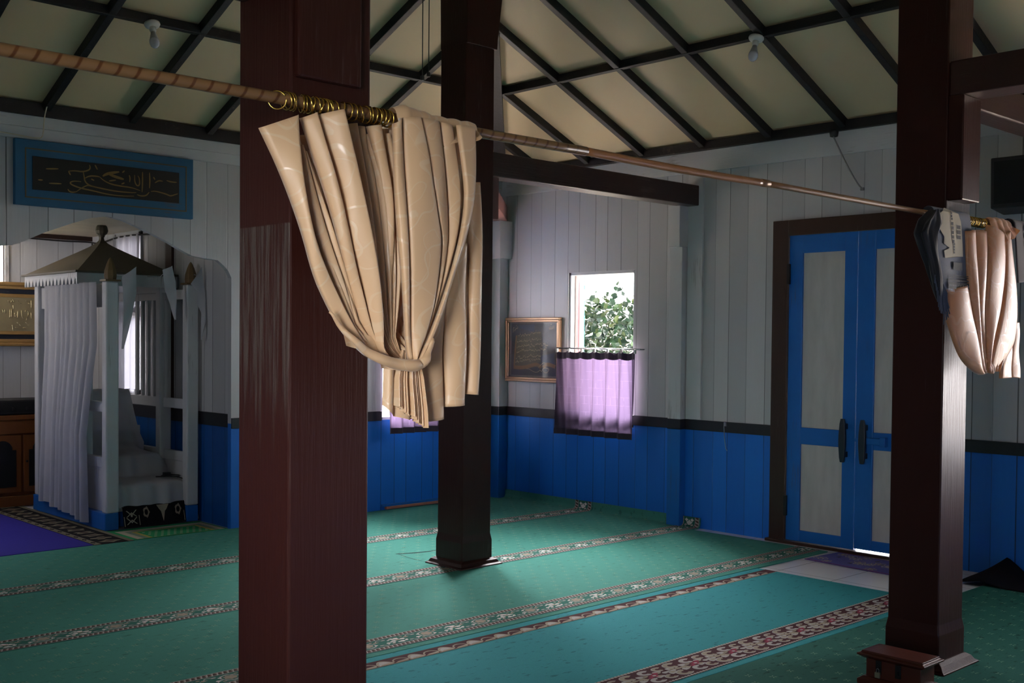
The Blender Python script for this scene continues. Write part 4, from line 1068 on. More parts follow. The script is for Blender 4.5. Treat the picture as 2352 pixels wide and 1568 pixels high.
GM = [M['green'], M['green_dk'], M['c_brown'], M['c_grey'], M['c_white'], M['c_tan'], M['c_fleck']]
def green_border(y0, y1):
    """the woven prayer-row border: two zigzag edges, white flowers and tan rosettes between"""
    def f(mb, P, x0, x1):
        N = 70; W = y1-y0
        quad(mb, P, x0, x1, y0, y1, 0.0010, 1, N)
        eb = 0.040
        for ya, yb in ((y0, y0+eb), (y1-eb, y1)):
            quad(mb, P, x0, x1, ya, yb, 0.0016, 2, N)
            quad(mb, P, x0, x1, ya, ya+0.004, 0.0021, 3, N); quad(mb, P, x0, x1, yb-0.004, yb, 0.0021, 3, N)
            st = 0.026; k = int((x1-x0)/st)
            for i in range(k):
                xa = x0+i*st
                mb.poly([P(xa, ya+.004, .0021), P(xa+st*.5, yb-.006, .0021), P(xa+st*.8, yb-.006, .0021), P(xa+st*.3, ya+.004, .0021)], 3)
                mb.poly([P(xa+.004, yb-.006, .0023), P(xa+st*.45, (ya+yb)/2, .0023), P(xa+st*.1, ya+.008, .0023)], 5)
        if x1 > 0:      # the motif on the turned-up end
            for dx, dy, q_, mi in ((0, .0, .020, 4), (.022, .5, .012, 4), (.022, -.5, .012, 4), (-.02, .55, .010, 3), (-.02, -.55, .010, 3), (.0, .0, .009, 5)): blob(mb, P, x1-.047+dx, (y0+y1)/2+dy*(W/2-eb), q_, q_*1.3, .0018+.0003*(mi == 5), mi, 9, .3, 4)
        yc = (y0+y1)/2; hw = W/2-eb; st = 0.185; k = int((x1-x0)/st)+1
        for i in range(k):
            xc = x0+0.05+i*st
            if xc > x1-0.04 and x1 < 0: break
            if xc > x1-0.12 and x1 > 0: break
            if i % 2 == 0:
                for (dx, dy, rx, ry) in ((0, 0.4, .030, .016), (-.034, -.1, .022, .015), (.034, .05, .026, .013), (.005, -.55, .028, .013), (-.024, .55, .016, .010), (.042, -.5, .013, .009), (-.05, -.5, .012, .008)):
                    blob(mb, P, xc+dx*.85, yc+dy*hw, rx*.78, ry*.8, .0018, 4, 9, .25, 3, i)
                blob(mb, P, xc+.002, yc, .014, .010, .0023, 5, 8)
            else:
                blob(mb, P, xc, yc, .048, hw*.78, .0015, 3, 16, .05, 8); blob(mb, P, xc, yc, .040, hw*.62, .0018, 1, 16)
                blob(mb, P, xc, yc, .032, hw*.48, .0021, 5, 14, .12, 7)
            for s in (-1, 1):
                xm = xc+st/2
                if xm > x1-.05: continue
                arc(mb, P, xm, yc+s*hw*.42, .020, s*.2, s*2.9, .006, .0018, 3, 7)
                blob(mb, P, xm+s*.026, yc-s*hw*.35, .017, .008, .0018, 4 if s > 0 else 5, 7, .3, 3)
                blob(mb, P, xm-s*.030, yc-s*hw*.60, .012, .007, .0018, 3, 6)
                blob(mb, P, xm-.045*s, yc+s*hw*.65, .011, .006, .0018, 5, 6)
                blob(mb, P, xm+.048*s, yc+s*hw*.3, .009, .006, .0018, 4, 6)
    return f
CX0 = -6.9
def slit(mb, P, x0, x1):
    '''worn cut in the pile beside the middle pillar'''
    for pts, w in (([(-2.53, -1.665), (-2.44, -1.70), (-2.33, -1.735), (-2.20, -1.74)], .020), ([(-2.52, -1.68), (-2.55, -1.85), (-2.545, -2.02)], .006)):
        strip2(mb, pts, w, lambda a, b: P(a, b, .0012), 7)
carpet('carpet', 'green carpet strip along the front wall, the row furthest from the viewer', CX0, 0.045, -1.22, -0.012, GM,
       [green_border(-1.205, -1.015)], (-0.93, -0.06, 0.135, 0.082, 6), curl=-0.052)
carpet('carpet', 'second green carpet strip from the front wall, running under the middle pillar', CX0, 0.045, -2.372, -1.224, GM+[M['c_black']],
       [green_border(-2.362, -2.172), slit], (-2.08, -1.29, 0.135, 0.082, 6), curl=-0.052)
carpet('carpet', 'third green carpet strip from the front wall, ending at the door frame', CX0, -0.13, -3.575, -2.376, GM,
       [green_border(-3.52, -3.325)], (-3.24, -2.44, 0.135, 0.082, 6))
# teal strip with two different borders
def d_border(mb, P, x0, x1):
    quad(mb, P, x0, x1, -3.735, -3.648, .001, 1, 60)
    quad(mb, P, x0, x1, -3.653, -3.646, .0015, 3, 60); quad(mb, P, x0, x1, -3.737, -3.732, .0015, 2, 60)
    st = 0.092; k = int((x1-x0)/st)
    for i in range(k):
        xc = x0+(i+.5)*st
        if i % 2:
            n = 10; mb.poly([P(xc-.052+.100*(j/n), -3.727+.062*math.sin(PI*j/n)**.7, .0015) for j in range(n+1)], 2)
            mb.poly([P(xc-.040+.078*(j/n), -3.727+.046*math.sin(PI*j/n)**.7, .002) for j in range(n+1)], 4)
        else:
            n = 10; mb.poly([P(xc-.050+.096*(j/n), -3.727+.060*math.sin(PI*j/n)**.7, .0016) for j in range(n+1)], 1)
            arc(mb, P, xc, -3.722, .044, .1, PI-.1, .008, .002, 2, 9)
        mb.poly([P(xc-.046, -3.731, .0022), P(xc+.03, -3.731, .0022), P(xc+.045, -3.708, .0022), P(xc-.02, -3.716, .0022)], 2)
def e_border(mb, P, x0, x1):
    ya, yb = -4.755, -4.538; yc = (ya+yb)/2
    quad(mb, P, x0, x1, ya, yb, .001, 1, 60)
    for y in (ya+.004, yb-.012):
        quad(mb, P, x0, x1, y, y+.009, .0015, 2, 60)
        st = .022
        for i in range(int((x1-x0)/st)): mb.poly([P(x0+i*st, y-.003, .002), P(x0+i*st+.013, y-.003, .002), P(x0+i*st+.018, y+.011, .002), P(x0+i*st+.005, y+.011, .002)], 4)
    st = 0.30; k = int((x1-x0)/st)+1
    for i in range(k):
        xc = x0+.05+i*st
        for s in (-1, 1):
            for dx, r in ((0, .046), (.115, .040), (.205, .034)):
                x = xc+dx+(.03 if s > 0 else 0); y = yc+s*.052
                if x > x1-.06: continue
                arc(mb, P, x, y, r*.72, s*.6, s*5.2, r*.62, .0016, 2 if dx != .115 else 4, 12, .72)
                arc(mb, P, x, y, r*1.02, s*.6, s*5.0, .006, .0018, 4, 12, .72)
                blob(mb, P, x+.048, y-s*.028, .026, .014, .0017, 4, 9, .2, 3)
                blob(mb, P, x-.040, y-s*.036, .017, .010, .0019, 2, 8, .25, 3)
        if xc+.25 < x1:
            blob(mb, P, xc+.145, yc, .026, .018, .0021, 5, 10, .25, 5); blob(mb, P, xc+.175, yc+.016, .016, .011, .0023, 5, 8, .2, 3); blob(mb, P, xc+.11, yc-.012, .014, .010, .0023, 5, 8)
            blob(mb, P, xc+.148, yc, .011, .008, .0026, 4, 8)
            for dx, dy in ((.06, 0), (.235, 0), (.02, .004), (.27, -.004)): blob(mb, P, xc+dx, yc+dy, .030, .012, .0016, 2 if dx < .1 else 4, 9, .3, 4, dx*40)
TM = [M['teal'], M['c_maroon'], M['c_tan'], M['c_brown'], M['c_grey'], M['c_rose']]
carpet('carpet', 'plain teal carpet strip edged with a thin maroon arch border and a broad floral border', CX0, -1.02, -4.80, -3.585, TM, [d_border, e_border])
carpet('carpet', 'green flecked carpet in the right foreground under the wooden box', CX0, -0.30, -6.9, -4.805, [M['green_darker']]+GM[1:], [], (-6.4, -4.88, 0.135, 0.082, 6))
# worn slit in the pile beside the middle pillar
# folded-up black corner by the door wall
mb = MB()
def fold(u, v):
    x = lerp(-0.42, -0.02, u); y = lerp(-4.66, -5.10, v)
    ridge = max(0, 1-abs(v-0.30)/0.34)
    z = 0.012+0.125*ridge*(1-0.75*(1-u)**1.5)*(0.5+0.5*u)+0.01*math.sin(4*u+5*v)*ridge
    return (x, y, z)
mb.grid(fold, 24, 24)
tag(mb.build('folded_mat', M['c_black'], loc=(-0.22, -4.9, 0.0), smooth=True, solid=0.008), 'black mat folded up into a peak against the blue wall at far right', 'mat')
# doormat
mb = MB()
def MPm(x, y, dz=0): 
    a = math.radians(-4); cx_, cy_ = -0.315, -4.02
    return (cx_+(x*math.cos(a)-y*math.sin(a)), cy_+(x*math.sin(a)+y*math.cos(a)), 0.006+dz)
mb.prism([(-.20, -.42), (.20, -.42), (.20, .40), (-.20, .40)], lambda x, y: MPm(x, y, -.0055), lambda x, y: MPm(x, y, 0), 0)
for q in ((-.205, -.195, -.42, .40), (.195, .205, -.42, .40)): quad(mb, MPm, *q, .001, 1)
for i in range(26):
    x = lerp(-.16, .16, hsh(i, 1)); y = lerp(-.38, .36, (i+.5)/26); r = .030+.016*hsh(i, 2)
    if i % 3 < 2:
        for k in range(5):
            a = k*2*PI/5+i; arc(mb, MPm, x+math.cos(a)*r*.75, y+math.sin(a)*r*.75, r*.40, 0, 2*PI, .006, .001, 2 if i % 2 else 3, 9)
        blob(mb, MPm, x, y, .010, .010, .0015, 3, 8)
    else: blob(mb, MPm, x, y, .022, .014, .001, 4, 8, .3, 3)
tag(mb.build('doormat', [M['c_mat'], M['c_rose'], M['c_grey'], M['c_tan'], mat('navy_pile', (0.02, 0.02, 0.06), 0.95)], loc=(-0.315, -4.02, 0), fix=False), 'violet floral doormat on the white tiles in front of the door', 'doormat')

# niche mats
mb = MB(); mb.box(-4.86, -3.96, 0.0, 2.2, 0.0005, 0.010)
tag(mb.build('prayer_mat', M['c_purple'], loc=(-4.4, 1.1, 0)), 'plain violet-blue carpet in the niche at the left edge', 'carpet')
mb = MB()
mb.box(-3.955, -3.66, -0.02, 2.25, 0.0005, 0.010, 0)
Pn = lambda x, y, dz=0: (x, y, 0.010+dz)
quad(mb, Pn, -3.955, -3.905, -0.02, 2.25, .001, 1); quad(mb, Pn, -3.70, -3.66, -0.02, 2.25, .001, 1)
for i in range(15):
    y = .07+i*.15
    blob(mb, Pn, -3.805, y, .07, .05, .0015, 1, 12, .3, 4, i); blob(mb, Pn, -3.805, y, .035, .025, .002, 2, 10); blob(mb, Pn, -3.93, y, .016, .03, .002, 0, 8, .3, 4)
tag(mb.build('runner_rug', [M['c_black'], mat('faded_olive_pile', (0.15, 0.13, 0.085), 1.0), M['c_brown']], loc=(-3.8, 1.1, 0), fix=False), 'dark patterned runner with cream edges between the violet carpet and the pulpit', 'rug')
mb = MB()
mb.box(-3.655, -2.88, 0.004, 0.47, 0.0005, 0.009, 0)
Pg = lambda x, y, dz=0: (x, y, 0.009+dz)
quad(mb, Pg, -3.62, -2.90, .01, .40, .001, 1); quad(mb, Pg, -3.57, -2.95, .01, .34, .0015, 2); quad(mb, Pg, -3.53, -2.99, .01, .31, .002, 3); quad(mb, Pg, -3.50, -3.02, .01, .285, .0025, 0)
for j in range(5):
    for i in range(9):
        x = -3.47+i*.052+.026*(j % 2); y = .03+j*.05
        mb.poly([Pg(x-.012, y-.006, .003), Pg(x+.008, y-.010, .003), Pg(x+.014, y+.006, .003), Pg(x-.006, y+.010, .003)], 1)
tag(mb.build('prayer_rug', [M['c_leaf'], M['c_cream'], mat('grey_green_pile', (0.16, 0.24, 0.17), 0.95), M['c_yellow']], loc=(-3.27, 0.24, 0), fix=False), 'bright green prayer rug with cream and ochre borders in front of the pulpit', 'rug')

# ================================================================ PULPIT (MINBAR)
mbx = thing('pulpit', 'white wooden mosque pulpit with a pointed canopy roof standing in the niche', 'pulpit', (-3.25, 1.2, 0))
X0, X1, Y0, Y1 = -3.645, -2.875, 0.50, 1.93
mb = MB(); mb.box(X0-0.01, X0+0.10, Y0-0.01, Y1, 0.009, 0.14); mb.box(X1-0.10, X1, Y0-0.01, Y1, 0.009, 0.14); mb.box(X0+.10, X1-.10, Y0+.10, Y1, 0.009, 0.13)
mb.build('base', M['blue_wood'], mbx, bevel=0.006)
PW = 0.052
posts = [(X0+.05, Y0+.03), (X1-.05, Y0+.03), (X0+.05, Y1-.05), (X1-.05, Y1-.05), (X0+.05, 1.0), (X1-.05, 1.0)]
for i, (x, y) in enumerate(posts):
    mb = MB(); zt = 1.915 if i < 2 else 1.985
    mb.box(x-PW, x+PW, y-PW*.8, y+PW*.8, 0.14, zt); o = mb.build('post', M['white_wood'], mbx, bevel=0.012)
    if i < 2:
        mb = MB(); mb.box(x-.062, x+.062, y-.055, y+.055, zt, zt+.014)
        mb.lathe([(0.046, 0), (0.050, .03), (0.046, .07), (0.030, .12), (0.014, .155), (0.002, .17)], (x, y, zt+.014), 8)
        mb.build('corner_finial', M['finial'], mbx, bevel=0.003)
# side rails and balusters
for x in (X0+.05, X1-.05):
    for z in (0.95, 0.52):
        mb = MB(); mb.box(x-.02, x+.02, Y0+.06, Y1-.08, z-.04, z+.04); mb.build('side_rail', M['white_wood'], mbx, bevel=0.004)
    mb = MB(); mb.box(x-.02, x+.02, Y0+.06, Y1-.08, 1.72 if x < -3.3 else 1.80, 1.90 if x < -3.3 else 1.88); mb.build('side_rail', M['white_wood'], mbx, bevel=0.004)
    mb = MB(); mb.box(x-.012, x+.012, Y0+.06, Y1-.08, 0.14, 0.50); mb.build('side_panel', M['white_wood'], mbx)
for k in range(6):
    y = 0.955+k*0.104
    mb = MB(); mb.box(X1-.068, X1-.040, y-.016-.004*(k == 0), y+.016+.004*(k == 0), 0.97, 1.87); mb.build('baluster', M['white_wood'], mbx, bevel=0.003)
mb = MB(); arcp = [(0.90, 1.86)]+[(0.90+.62*i/12, 1.965+.04*math.sin(PI*i/12)) for i in range(13)]+[(1.52, 1.86)]
mb.prism(arcp, lambda a, b: (X1-.085, a, b), lambda a, b: (X1-.055, a, b)); mb.build('arched_head', M['white_wood'], mbx, bevel=0.003)
mb = MB(); mb.box(X0+.06, X1-.06, Y1-.07, Y1-.04, 0.95, 1.03); mb.box(X0+.06, X1-.06, Y1-.07, Y1-.04, 0.14, 0.93); mb.build('back_panel', M['white_wood'], mbx, bevel=0.003)
# steps
mb = MB()
for i, (ya, yb, z) in enumerate(((0.58, 0.92, 0.33), (0.92, 1.30, 0.51), (1.30, 1.86, 0.74))): mb.box(X0+.11, X1-.11, ya, yb, 0.13, z)
mb.build('steps', M['white_wood'], mbx, bevel=0.006)
# canopy
RX0, RX1, RY0, RY1 = -3.70, -2.85, 0.90, 2.02
rcx, rcy = (RX0+RX1)/2+0.02, (RY0+RY1)/2
mb = MB(); mb.box(RX0-.02, RX1, RY0-.02, RY1, 1.995, 2.012); mb.build('eaves_board', M['roofdk'], mbx, bevel=0.002)
mb = MB(); secs = []
for w, z in ((.985, 2.012), (.75, 2.078), (.5, 2.150), (.3, 2.207), (.17, 2.246), (.08, 2.278), (.036, 2.305), (.028, 2.335)):
    secs.append((rcx-(rcx-RX0)*w, rcx+(RX1-rcx)*w, rcy-(rcy-RY0)*w, rcy+(RY1-rcy)*w, z))
mb.loft4(secs); mb.build('roof', M['roofdk'], mbx)
mb = MB(); mb.lathe([(0.022, 2.33), (0.026, 2.345), (0.045, 2.362), (0.052, 2.385), (0.046, 2.415), (0.034, 2.435), (0.030, 2.455), (0.020, 2.47), (0.004, 2.475)], (rcx, rcy, 0), 10)
mb.build('roof_finial', M['roofdk'], mbx)
# cornice with scalloped drops
def scallop(mb, a, b, zt, zb, n, th, axis):
    """board from a to b with pointed cut-outs along the lower edge"""
    L = b-a; pts = [(a, zt), (a, zb)]
    for i in range(n):
        x = a+L*(i+.5)/n; w = L/n
        pts += [(x-w*.30, zb), (x-w*.18, zb+.03), (x-w*.06, zb+.045), (x, zb+.062), (x+w*.06, zb+.045), (x+w*.18, zb+.03), (x+w*.30, zb)]
    pts += [(b, zb), (b, zt)]
    if axis == 'y': mb.prism(pts, lambda u, z: (th[0], u, z), lambda u, z: (th[1], u, z))
    else: mb.prism(pts, lambda u, z: (u, th[0], z), lambda u, z: (u, th[1], z))
mb = MB(); scallop(mb, RY0, RY1-.03, 1.995, 1.905, 15, (RX0, RX0+.018), 'y'); mb.build('cornice', M['white_wood'], mbx)
mb = MB(); mb.box(RX0+.018, RX1, RY0, RY0+.018, 1.90, 1.995); mb.build('cornice', M['white_wood'], mbx)

# white curtain down the left side of the pulpit
mb = MB()
sheet(mb, [(1.62, 1.92), (1.60, 1.39), (1.645, 0.84), (1.68, 0.12)], [(0.60, 1.91), (0.585, 1.435), (0.68, 1.13), (0.78, 0.72), (0.74, 0.06)], 9, lambda u, v: 0.012+.028*v, lambda u, v: 0, 110, 60, 81, None, lambda u, t, i: .02*hsh(i)-.02*u, 1.0)
mb.v = [(X0-.030+y, x, z) for (x, y, z) in mb.v]
tag(mb.build('pulpit_curtain', M['whitecloth'], loc=(X0-.03, 1.1, 0.06), smooth=True), 'long white cotton curtain hanging down the left side of the pulpit', 'curtain')
# white cloth over the steps
mb = MB()
prof = [(1.36, 1.05), (1.32, 1.055), (1.295, 1.03), (1.285, 0.85), (1.27, 0.70), (1.22, 0.60), (1.14, 0.555), (1.02, 0.54), (0.91, 0.530), (0.885, 0.45), (0.86, 0.36), (0.70, 0.352), (0.59, 0.348), (0.555, 0.335), (0.545, 0.26), (0.540, 0.165)]
def clf(u, v):
    y, z = pl(prof, v); x = lerp(X0+.112, X1-.01-.21*max(0, 1-v*1.7)**.8, u)
    f = math.sin(u*17+v*3)*.5+math.sin(u*31+1)*.3
    if u > .8 and v > .35: k = (u-.8)/.2; z -= 0.14*k*k*(1 if v < .85 else .4); x -= .02*k
    return (x, y-.012*f*(0.4+v), z+.006*f)
mb.grid(clf, 60, 70, 0)
tag(mb.build('step_cloth', M['whitecloth'], loc=(-3.25, 1.1, 0.17), smooth=True), 'white cloth draped down over the seat and steps of the pulpit', 'cloth')
# black rug over the bottom step
mb = MB()
def rg(u, v):
    x = lerp(-3.50, -2.865, u)
    pr = [(0.63, 0.165), (0.56, 0.175), (0.53, 0.165), (0.520, 0.12), (0.505, 0.05), (0.495, 0.014)]
    y, z = pl(pr, v); return (x, y-.004*math.sin(12*u), z+.012*u*(1-v)+.004*math.sin(9*u))
def rgP(x, y, dz=0):
    p = Vector(rg(min(max(x, 0), 1), min(max(y, 0), 1))); return tuple(p+Vector((0, -dz-.0045, dz*.3+.001)))
mb.grid(rg, 40, 20, 0)
for u0, u1 in ((.01, .018), (.20, .208), (.80, .808), (.985, .995)): mb.poly([rgP(u0, .35), rgP(u1, .35), rgP(u1, .97), rgP(u0, .97)], 1)
def motif(cx_, cy_, r):
    for k in range(8):
        a = k*PI/4; arc(mb, rgP, cx_+math.cos(a)*r*.16, cy_+math.sin(a)*r, r*.10, a, a+4, .012, .001, 1, 6, 5)
for c in (.105, .895):
    for a, b in ((.04, .45), (.04, .95)): pass
    for s in (-1, 1):
        for yy in (.5, .72):
            mb.poly([rgP(c-.07*s, yy, .001), rgP(c-.055*s, yy, .001), rgP(c, yy+.13, .001), rgP(c, yy+.17, .001)], 1)
            mb.poly([rgP(c-.07*s, yy+.2, .001), rgP(c-.055*s, yy+.2, .001), rgP(c, yy+.10, .001), rgP(c, yy+.06, .001)], 1)
    blob(mb, rgP, c, .66, .014, .05, .0015, 1, 8)
mb.poly([rgP(.44, .40, .001), rgP(.60, .40, .001), rgP(.565, .55, .001), rgP(.545, .60, .001), rgP(.52, .90, .001), rgP(.495, .60, .001), rgP(.47, .52, .001)], 2)
for c in (.30, .72): blob(mb, rgP, c, .60, .042, .16, .001, 2, 14, .15, 5); blob(mb, rgP, c, .60, .024, .09, .0015, 0, 12)
tag(mb.build('step_rug', [M['c_black'], M['c_cream'], M['c_tan']], loc=(-3.2, 0.55, 0.014), fix=False), 'black rug with cream medallions hung over the lowest pulpit step', 'rug')
# pennants
def pennant(label, L, R_, y, tie, seed):
    mb = MB()
    def fn(u, v):
        p, q = pl(L, v), pl(R_, v)
        return (lerp(p[0], q[0], u), y-.012*math.sin(5*v+3*u+seed)*(.3+v)-.008*math.sin(PI*u), lerp(p[1], q[1], u))
    mb.grid(fn, 10, 24)
    t0 = fn(1, 0)
    mb.tube([t0, ((t0[0]+tie[0])/2, (y+tie[1])/2, min(t0[2], tie[2])-.012), tie], .003, 5)
    return tag(mb.build('pennant', M['whitecloth'], loc=(L[0][0], y, R_[0][1]), smooth=True), label, 'pennant')
pennant('large white cloth pennant tied to the pulpit front beside its left post', [(-3.535, 1.955), (-3.528, 1.80), (-3.524, 1.60), (-3.531, 1.40)],
        [(-3.42, 2.03), (-3.415, 1.83), (-3.455, 1.64), (-3.528, 1.40)], 0.46, (-3.40, .903, 1.985), 0)
pennant('short white cloth pennant hanging in the middle of the pulpit front', [(-3.205, 2.02), (-3.185, 1.867), (-3.132, 1.748), (-3.100, 1.63)],
        [(-3.120, 2.053), (-3.088, 1.93), (-3.085, 1.82), (-3.097, 1.63)], 0.46, (-3.115, .903, 1.985), 1)
pennant('torn white cloth pennant hanging from the right post of the pulpit', [(-2.985, 1.918), (-2.920, 1.853), (-2.930, 1.773), (-2.882, 1.686), (-2.898, 1.474)],
        [(-2.885, 2.053), (-2.868, 1.934), (-2.856, 1.793), (-2.850, 1.616), (-2.894, 1.474)], 0.42, (-2.925, .50, 2.00), 2)
# cable on the step
mb = MB(); mb.tube(smooth_pts([(-3.16, .66, .372), (-3.05, .60, .372), (-2.98, .58, .370), (-2.96, .66, .374), (-3.10, .70, .374), (-3.12, .62, .373), (-3.0, .585, .372), (-2.885, .54, .30), (-2.88, .515, .21), (-2.94, .52, .19)], 3), 0.005, 6)
mb.box(-3.09, -3.04, .64, .68, .372, .40)
tag(mb.build('microphone_cable', M['black'], loc=(-3.05, .62, .36)), 'coiled black microphone cable lying on the white step cloth', 'cable')

# ================================================================ NICHE: CABINET, AMPLIFIER, PICTURE
CY = 2.20
cab = thing('cabinet', 'varnished orange-brown wooden cabinet with arched black panels at the left edge', 'cabinet', (-4.0, 2.4, 0))
CXR = -3.30
mb = MB(); mb.box(-4.55, CXR, CY, 2.62, 0.10, 0.76); mb.box(-4.58, CXR+.03, CY-.03, 2.62, 0.0105, 0.10); mb.build('body', M['cabinet'], cab, bevel=0.004)
mb = MB(); mb.box(-4.59, CXR+.035, CY-.035, 2.63, 0.76, 0.805); mb.build('top', M['cabinet'], cab, bevel=0.008)
mb = MB(); mb.box(-4.55, CXR+.01, CY-.022, CY, 0.64, 0.76); mb.build('frieze', M['cabinet'], cab, bevel=0.005)
for x0, x1 in ((-3.64, -3.32), (-3.98, -3.66), (-4.32, -4.0)):
    mb = MB(); mb.box(x0, x1, CY-.018, CY, 0.13, 0.63); o = mb.build('door', M['cabinet'], cab, bevel=0.004)
    c = (x0+x1)/2; w = (x1-x0)/2-.045
    pts = [(c-w, .18), (c+w, .18), (c+w, .50)]+[(c+w*.72*math.cos(PI*i/10), .50+.085*math.sin(PI*i/10)) for i in range(11)]+[(c-w, .50)]
    mb = MB(); mb.prism(pts, lambda a, b: (a, CY-.024, b), lambda a, b: (a, CY-.017, b)); mb.build('arched_panel', M['blackgrille'], o)
    mb = MB(); mb.lathe([(.004, 0), (.004, .012), (.010, .016), (.010, .024), (.003, .028)], (x0+.022, CY-.018, .40), 8, (0, -1, 0)); mb.build('knob', M['iron'], o)
amp = thing('amplifier', 'black amplifier lying on the orange-brown cabinet at the left edge', 'amplifier', (-3.9, 2.35, .805))
mb = MB(); mb.box(-4.45, -3.30, 2.17, 2.55, .812, .935); mb.build('case', M['black'], amp, bevel=0.006)
mb = MB(); mb.box(-4.42, -3.33, 2.163, 2.17, .83, .92); mb.build('front_grille', M['blackgrille'], amp)
for k in range(4):
    mb = MB(); mb.lathe([(.014, 0), (.014, .014), (.002, .016)], (-3.5-.12*k, 2.163, .86), 10, (0, -1, 0)); mb.build('knob', M['iron'], amp)

pic = thing('framed_calligraphy', 'wide gold-framed calligraphy relief with a black inner border on the niche wall', 'picture', (-3.8, 2.64, 1.41))
def frame_ring(mb, x0, x1, z0, z1, w, ya, yb, mi=0):
    mb.box(x0, x1, ya, yb, z1-w, z1, mi); mb.box(x0, x1, ya, yb, z0, z0+w, mi); mb.box(x0, x0+w, ya, yb, z0+w, z1-w, mi); mb.box(x1-w, x1, ya, yb, z0+w, z1-w, mi)
FX0, FX1, FZ0, FZ1 = -4.45, -3.246, 1.398, 1.975
mb = MB(); frame_ring(mb, FX0, FX1, FZ0, FZ1, .032, 2.585, 2.648); frame_ring(mb, FX0+.03, FX1-.03, FZ0+.03, FZ1-.03, .034, 2.60, 2.648); mb.build('frame', M['gold'], pic, bevel=0.008)
mb = MB(); mb.box(FX0+.06, FX1-.06, 2.618, 2.648, FZ0+.06, FZ1-.06); mb.build('mount', M['navy'], pic)
mb = MB(); frame_ring(mb, FX0+.104, FX1-.104, FZ0+.104, FZ1-.106, .032, 2.604, 2.62); mb.build('inner_frame', M['gold'], pic, bevel=0.005)
mb = MB(); mb.box(FX0+.13, FX1-.13, 2.612, 2.62, FZ0+.13, FZ1-.13); mb.build('gilded_ground', M['silk_gold'], pic)
NIC = [[(-3.576,1.819),(-3.565,1.792)],[(-3.574,1.765),(-3.570,1.734)],[(-3.600,1.733),(-3.605,1.647)],[(-3.587,1.733),(-3.590,1.648)],[(-3.561,1.698),(-3.557,1.657),(-3.543,1.685)],
 [(-3.532,1.717),(-3.535,1.658)],[(-3.499,1.722),(-3.493,1.659),(-3.484,1.650)],[(-3.468,1.713),(-3.459,1.723),(-3.446,1.723),(-3.437,1.705),(-3.441,1.673),(-3.459,1.632)],[(-3.539,1.613),(-3.526,1.601)],
 [(-3.519,1.595),(-3.510,1.586)],[(-3.464,1.614),(-3.453,1.605)],[(-3.446,1.591),(-3.437,1.585)],[(-3.583,1.589),(-3.575,1.567),(-3.577,1.544),(-3.566,1.536)],[(-3.532,1.811),(-3.526,1.802)],[(-3.514,1.789),(-3.501,1.783)],
 [(-3.459,1.813),(-3.450,1.805)],[(-3.439,1.791),(-3.425,1.783)],[(-3.649,1.727),(-3.640,1.692)],[(-3.666,1.727),(-3.659,1.696)],[(-3.618,1.809),(-3.598,1.782),(-3.587,1.805)],[(-3.557,1.567),(-3.526,1.563)],[(-3.486,1.564),(-3.464,1.562)],[(-3.412,1.815),(-3.410,1.742)],[(-3.414,1.706),(-3.412,1.651)]]
mb = MB()
for s in NIC:
    for dx in (0, -0.30):
        q = smooth_pts([(a+dx, b) for a, b in s], 1); mb.tube([(a, 2.610, b) for a, b in q], .0045, 6)
mb.build('raised_lettering', M['relief'], pic, smooth=True)

# plug and lead beside the pulpit curtain
mb = MB(); mb.box(-3.30, -3.25, 2.60, 2.648, 1.03, 1.08); mb.tube(smooth_pts([(-3.275, 2.60, 1.04), (-3.285, 2.56, .98), (-3.285, 2.57, .94)], 2), .005, 6)
tag(mb.build('wall_plug', M['black'], loc=(-3.275, 2.62, 1.03)), 'small black plug with its lead on the niche wall above the cabinet', 'plug')
# cables at the niche ceiling
mb = MB(); mb.tube(smooth_pts([(-4.0, 2.60, 2.40), (-3.2, 2.60, 2.37), (-2.875, 2.60, 2.38), (-2.87, 2.4, 2.35), (-2.868, 1.9, 2.40), (-2.866, 1.2, 2.37)], 3), .008, 6)
mb.tube(smooth_pts([(-2.87, 2.55, 2.36), (-2.868, 2.45, 2.2), (-2.868, 2.4, 1.9)], 2), .007, 6)
tag(mb.build('electric_cable', M['black'], loc=(-2.9, 2.5, 2.38)), 'black electric cables clipped under the niche ceiling behind the pulpit roof', 'cable')

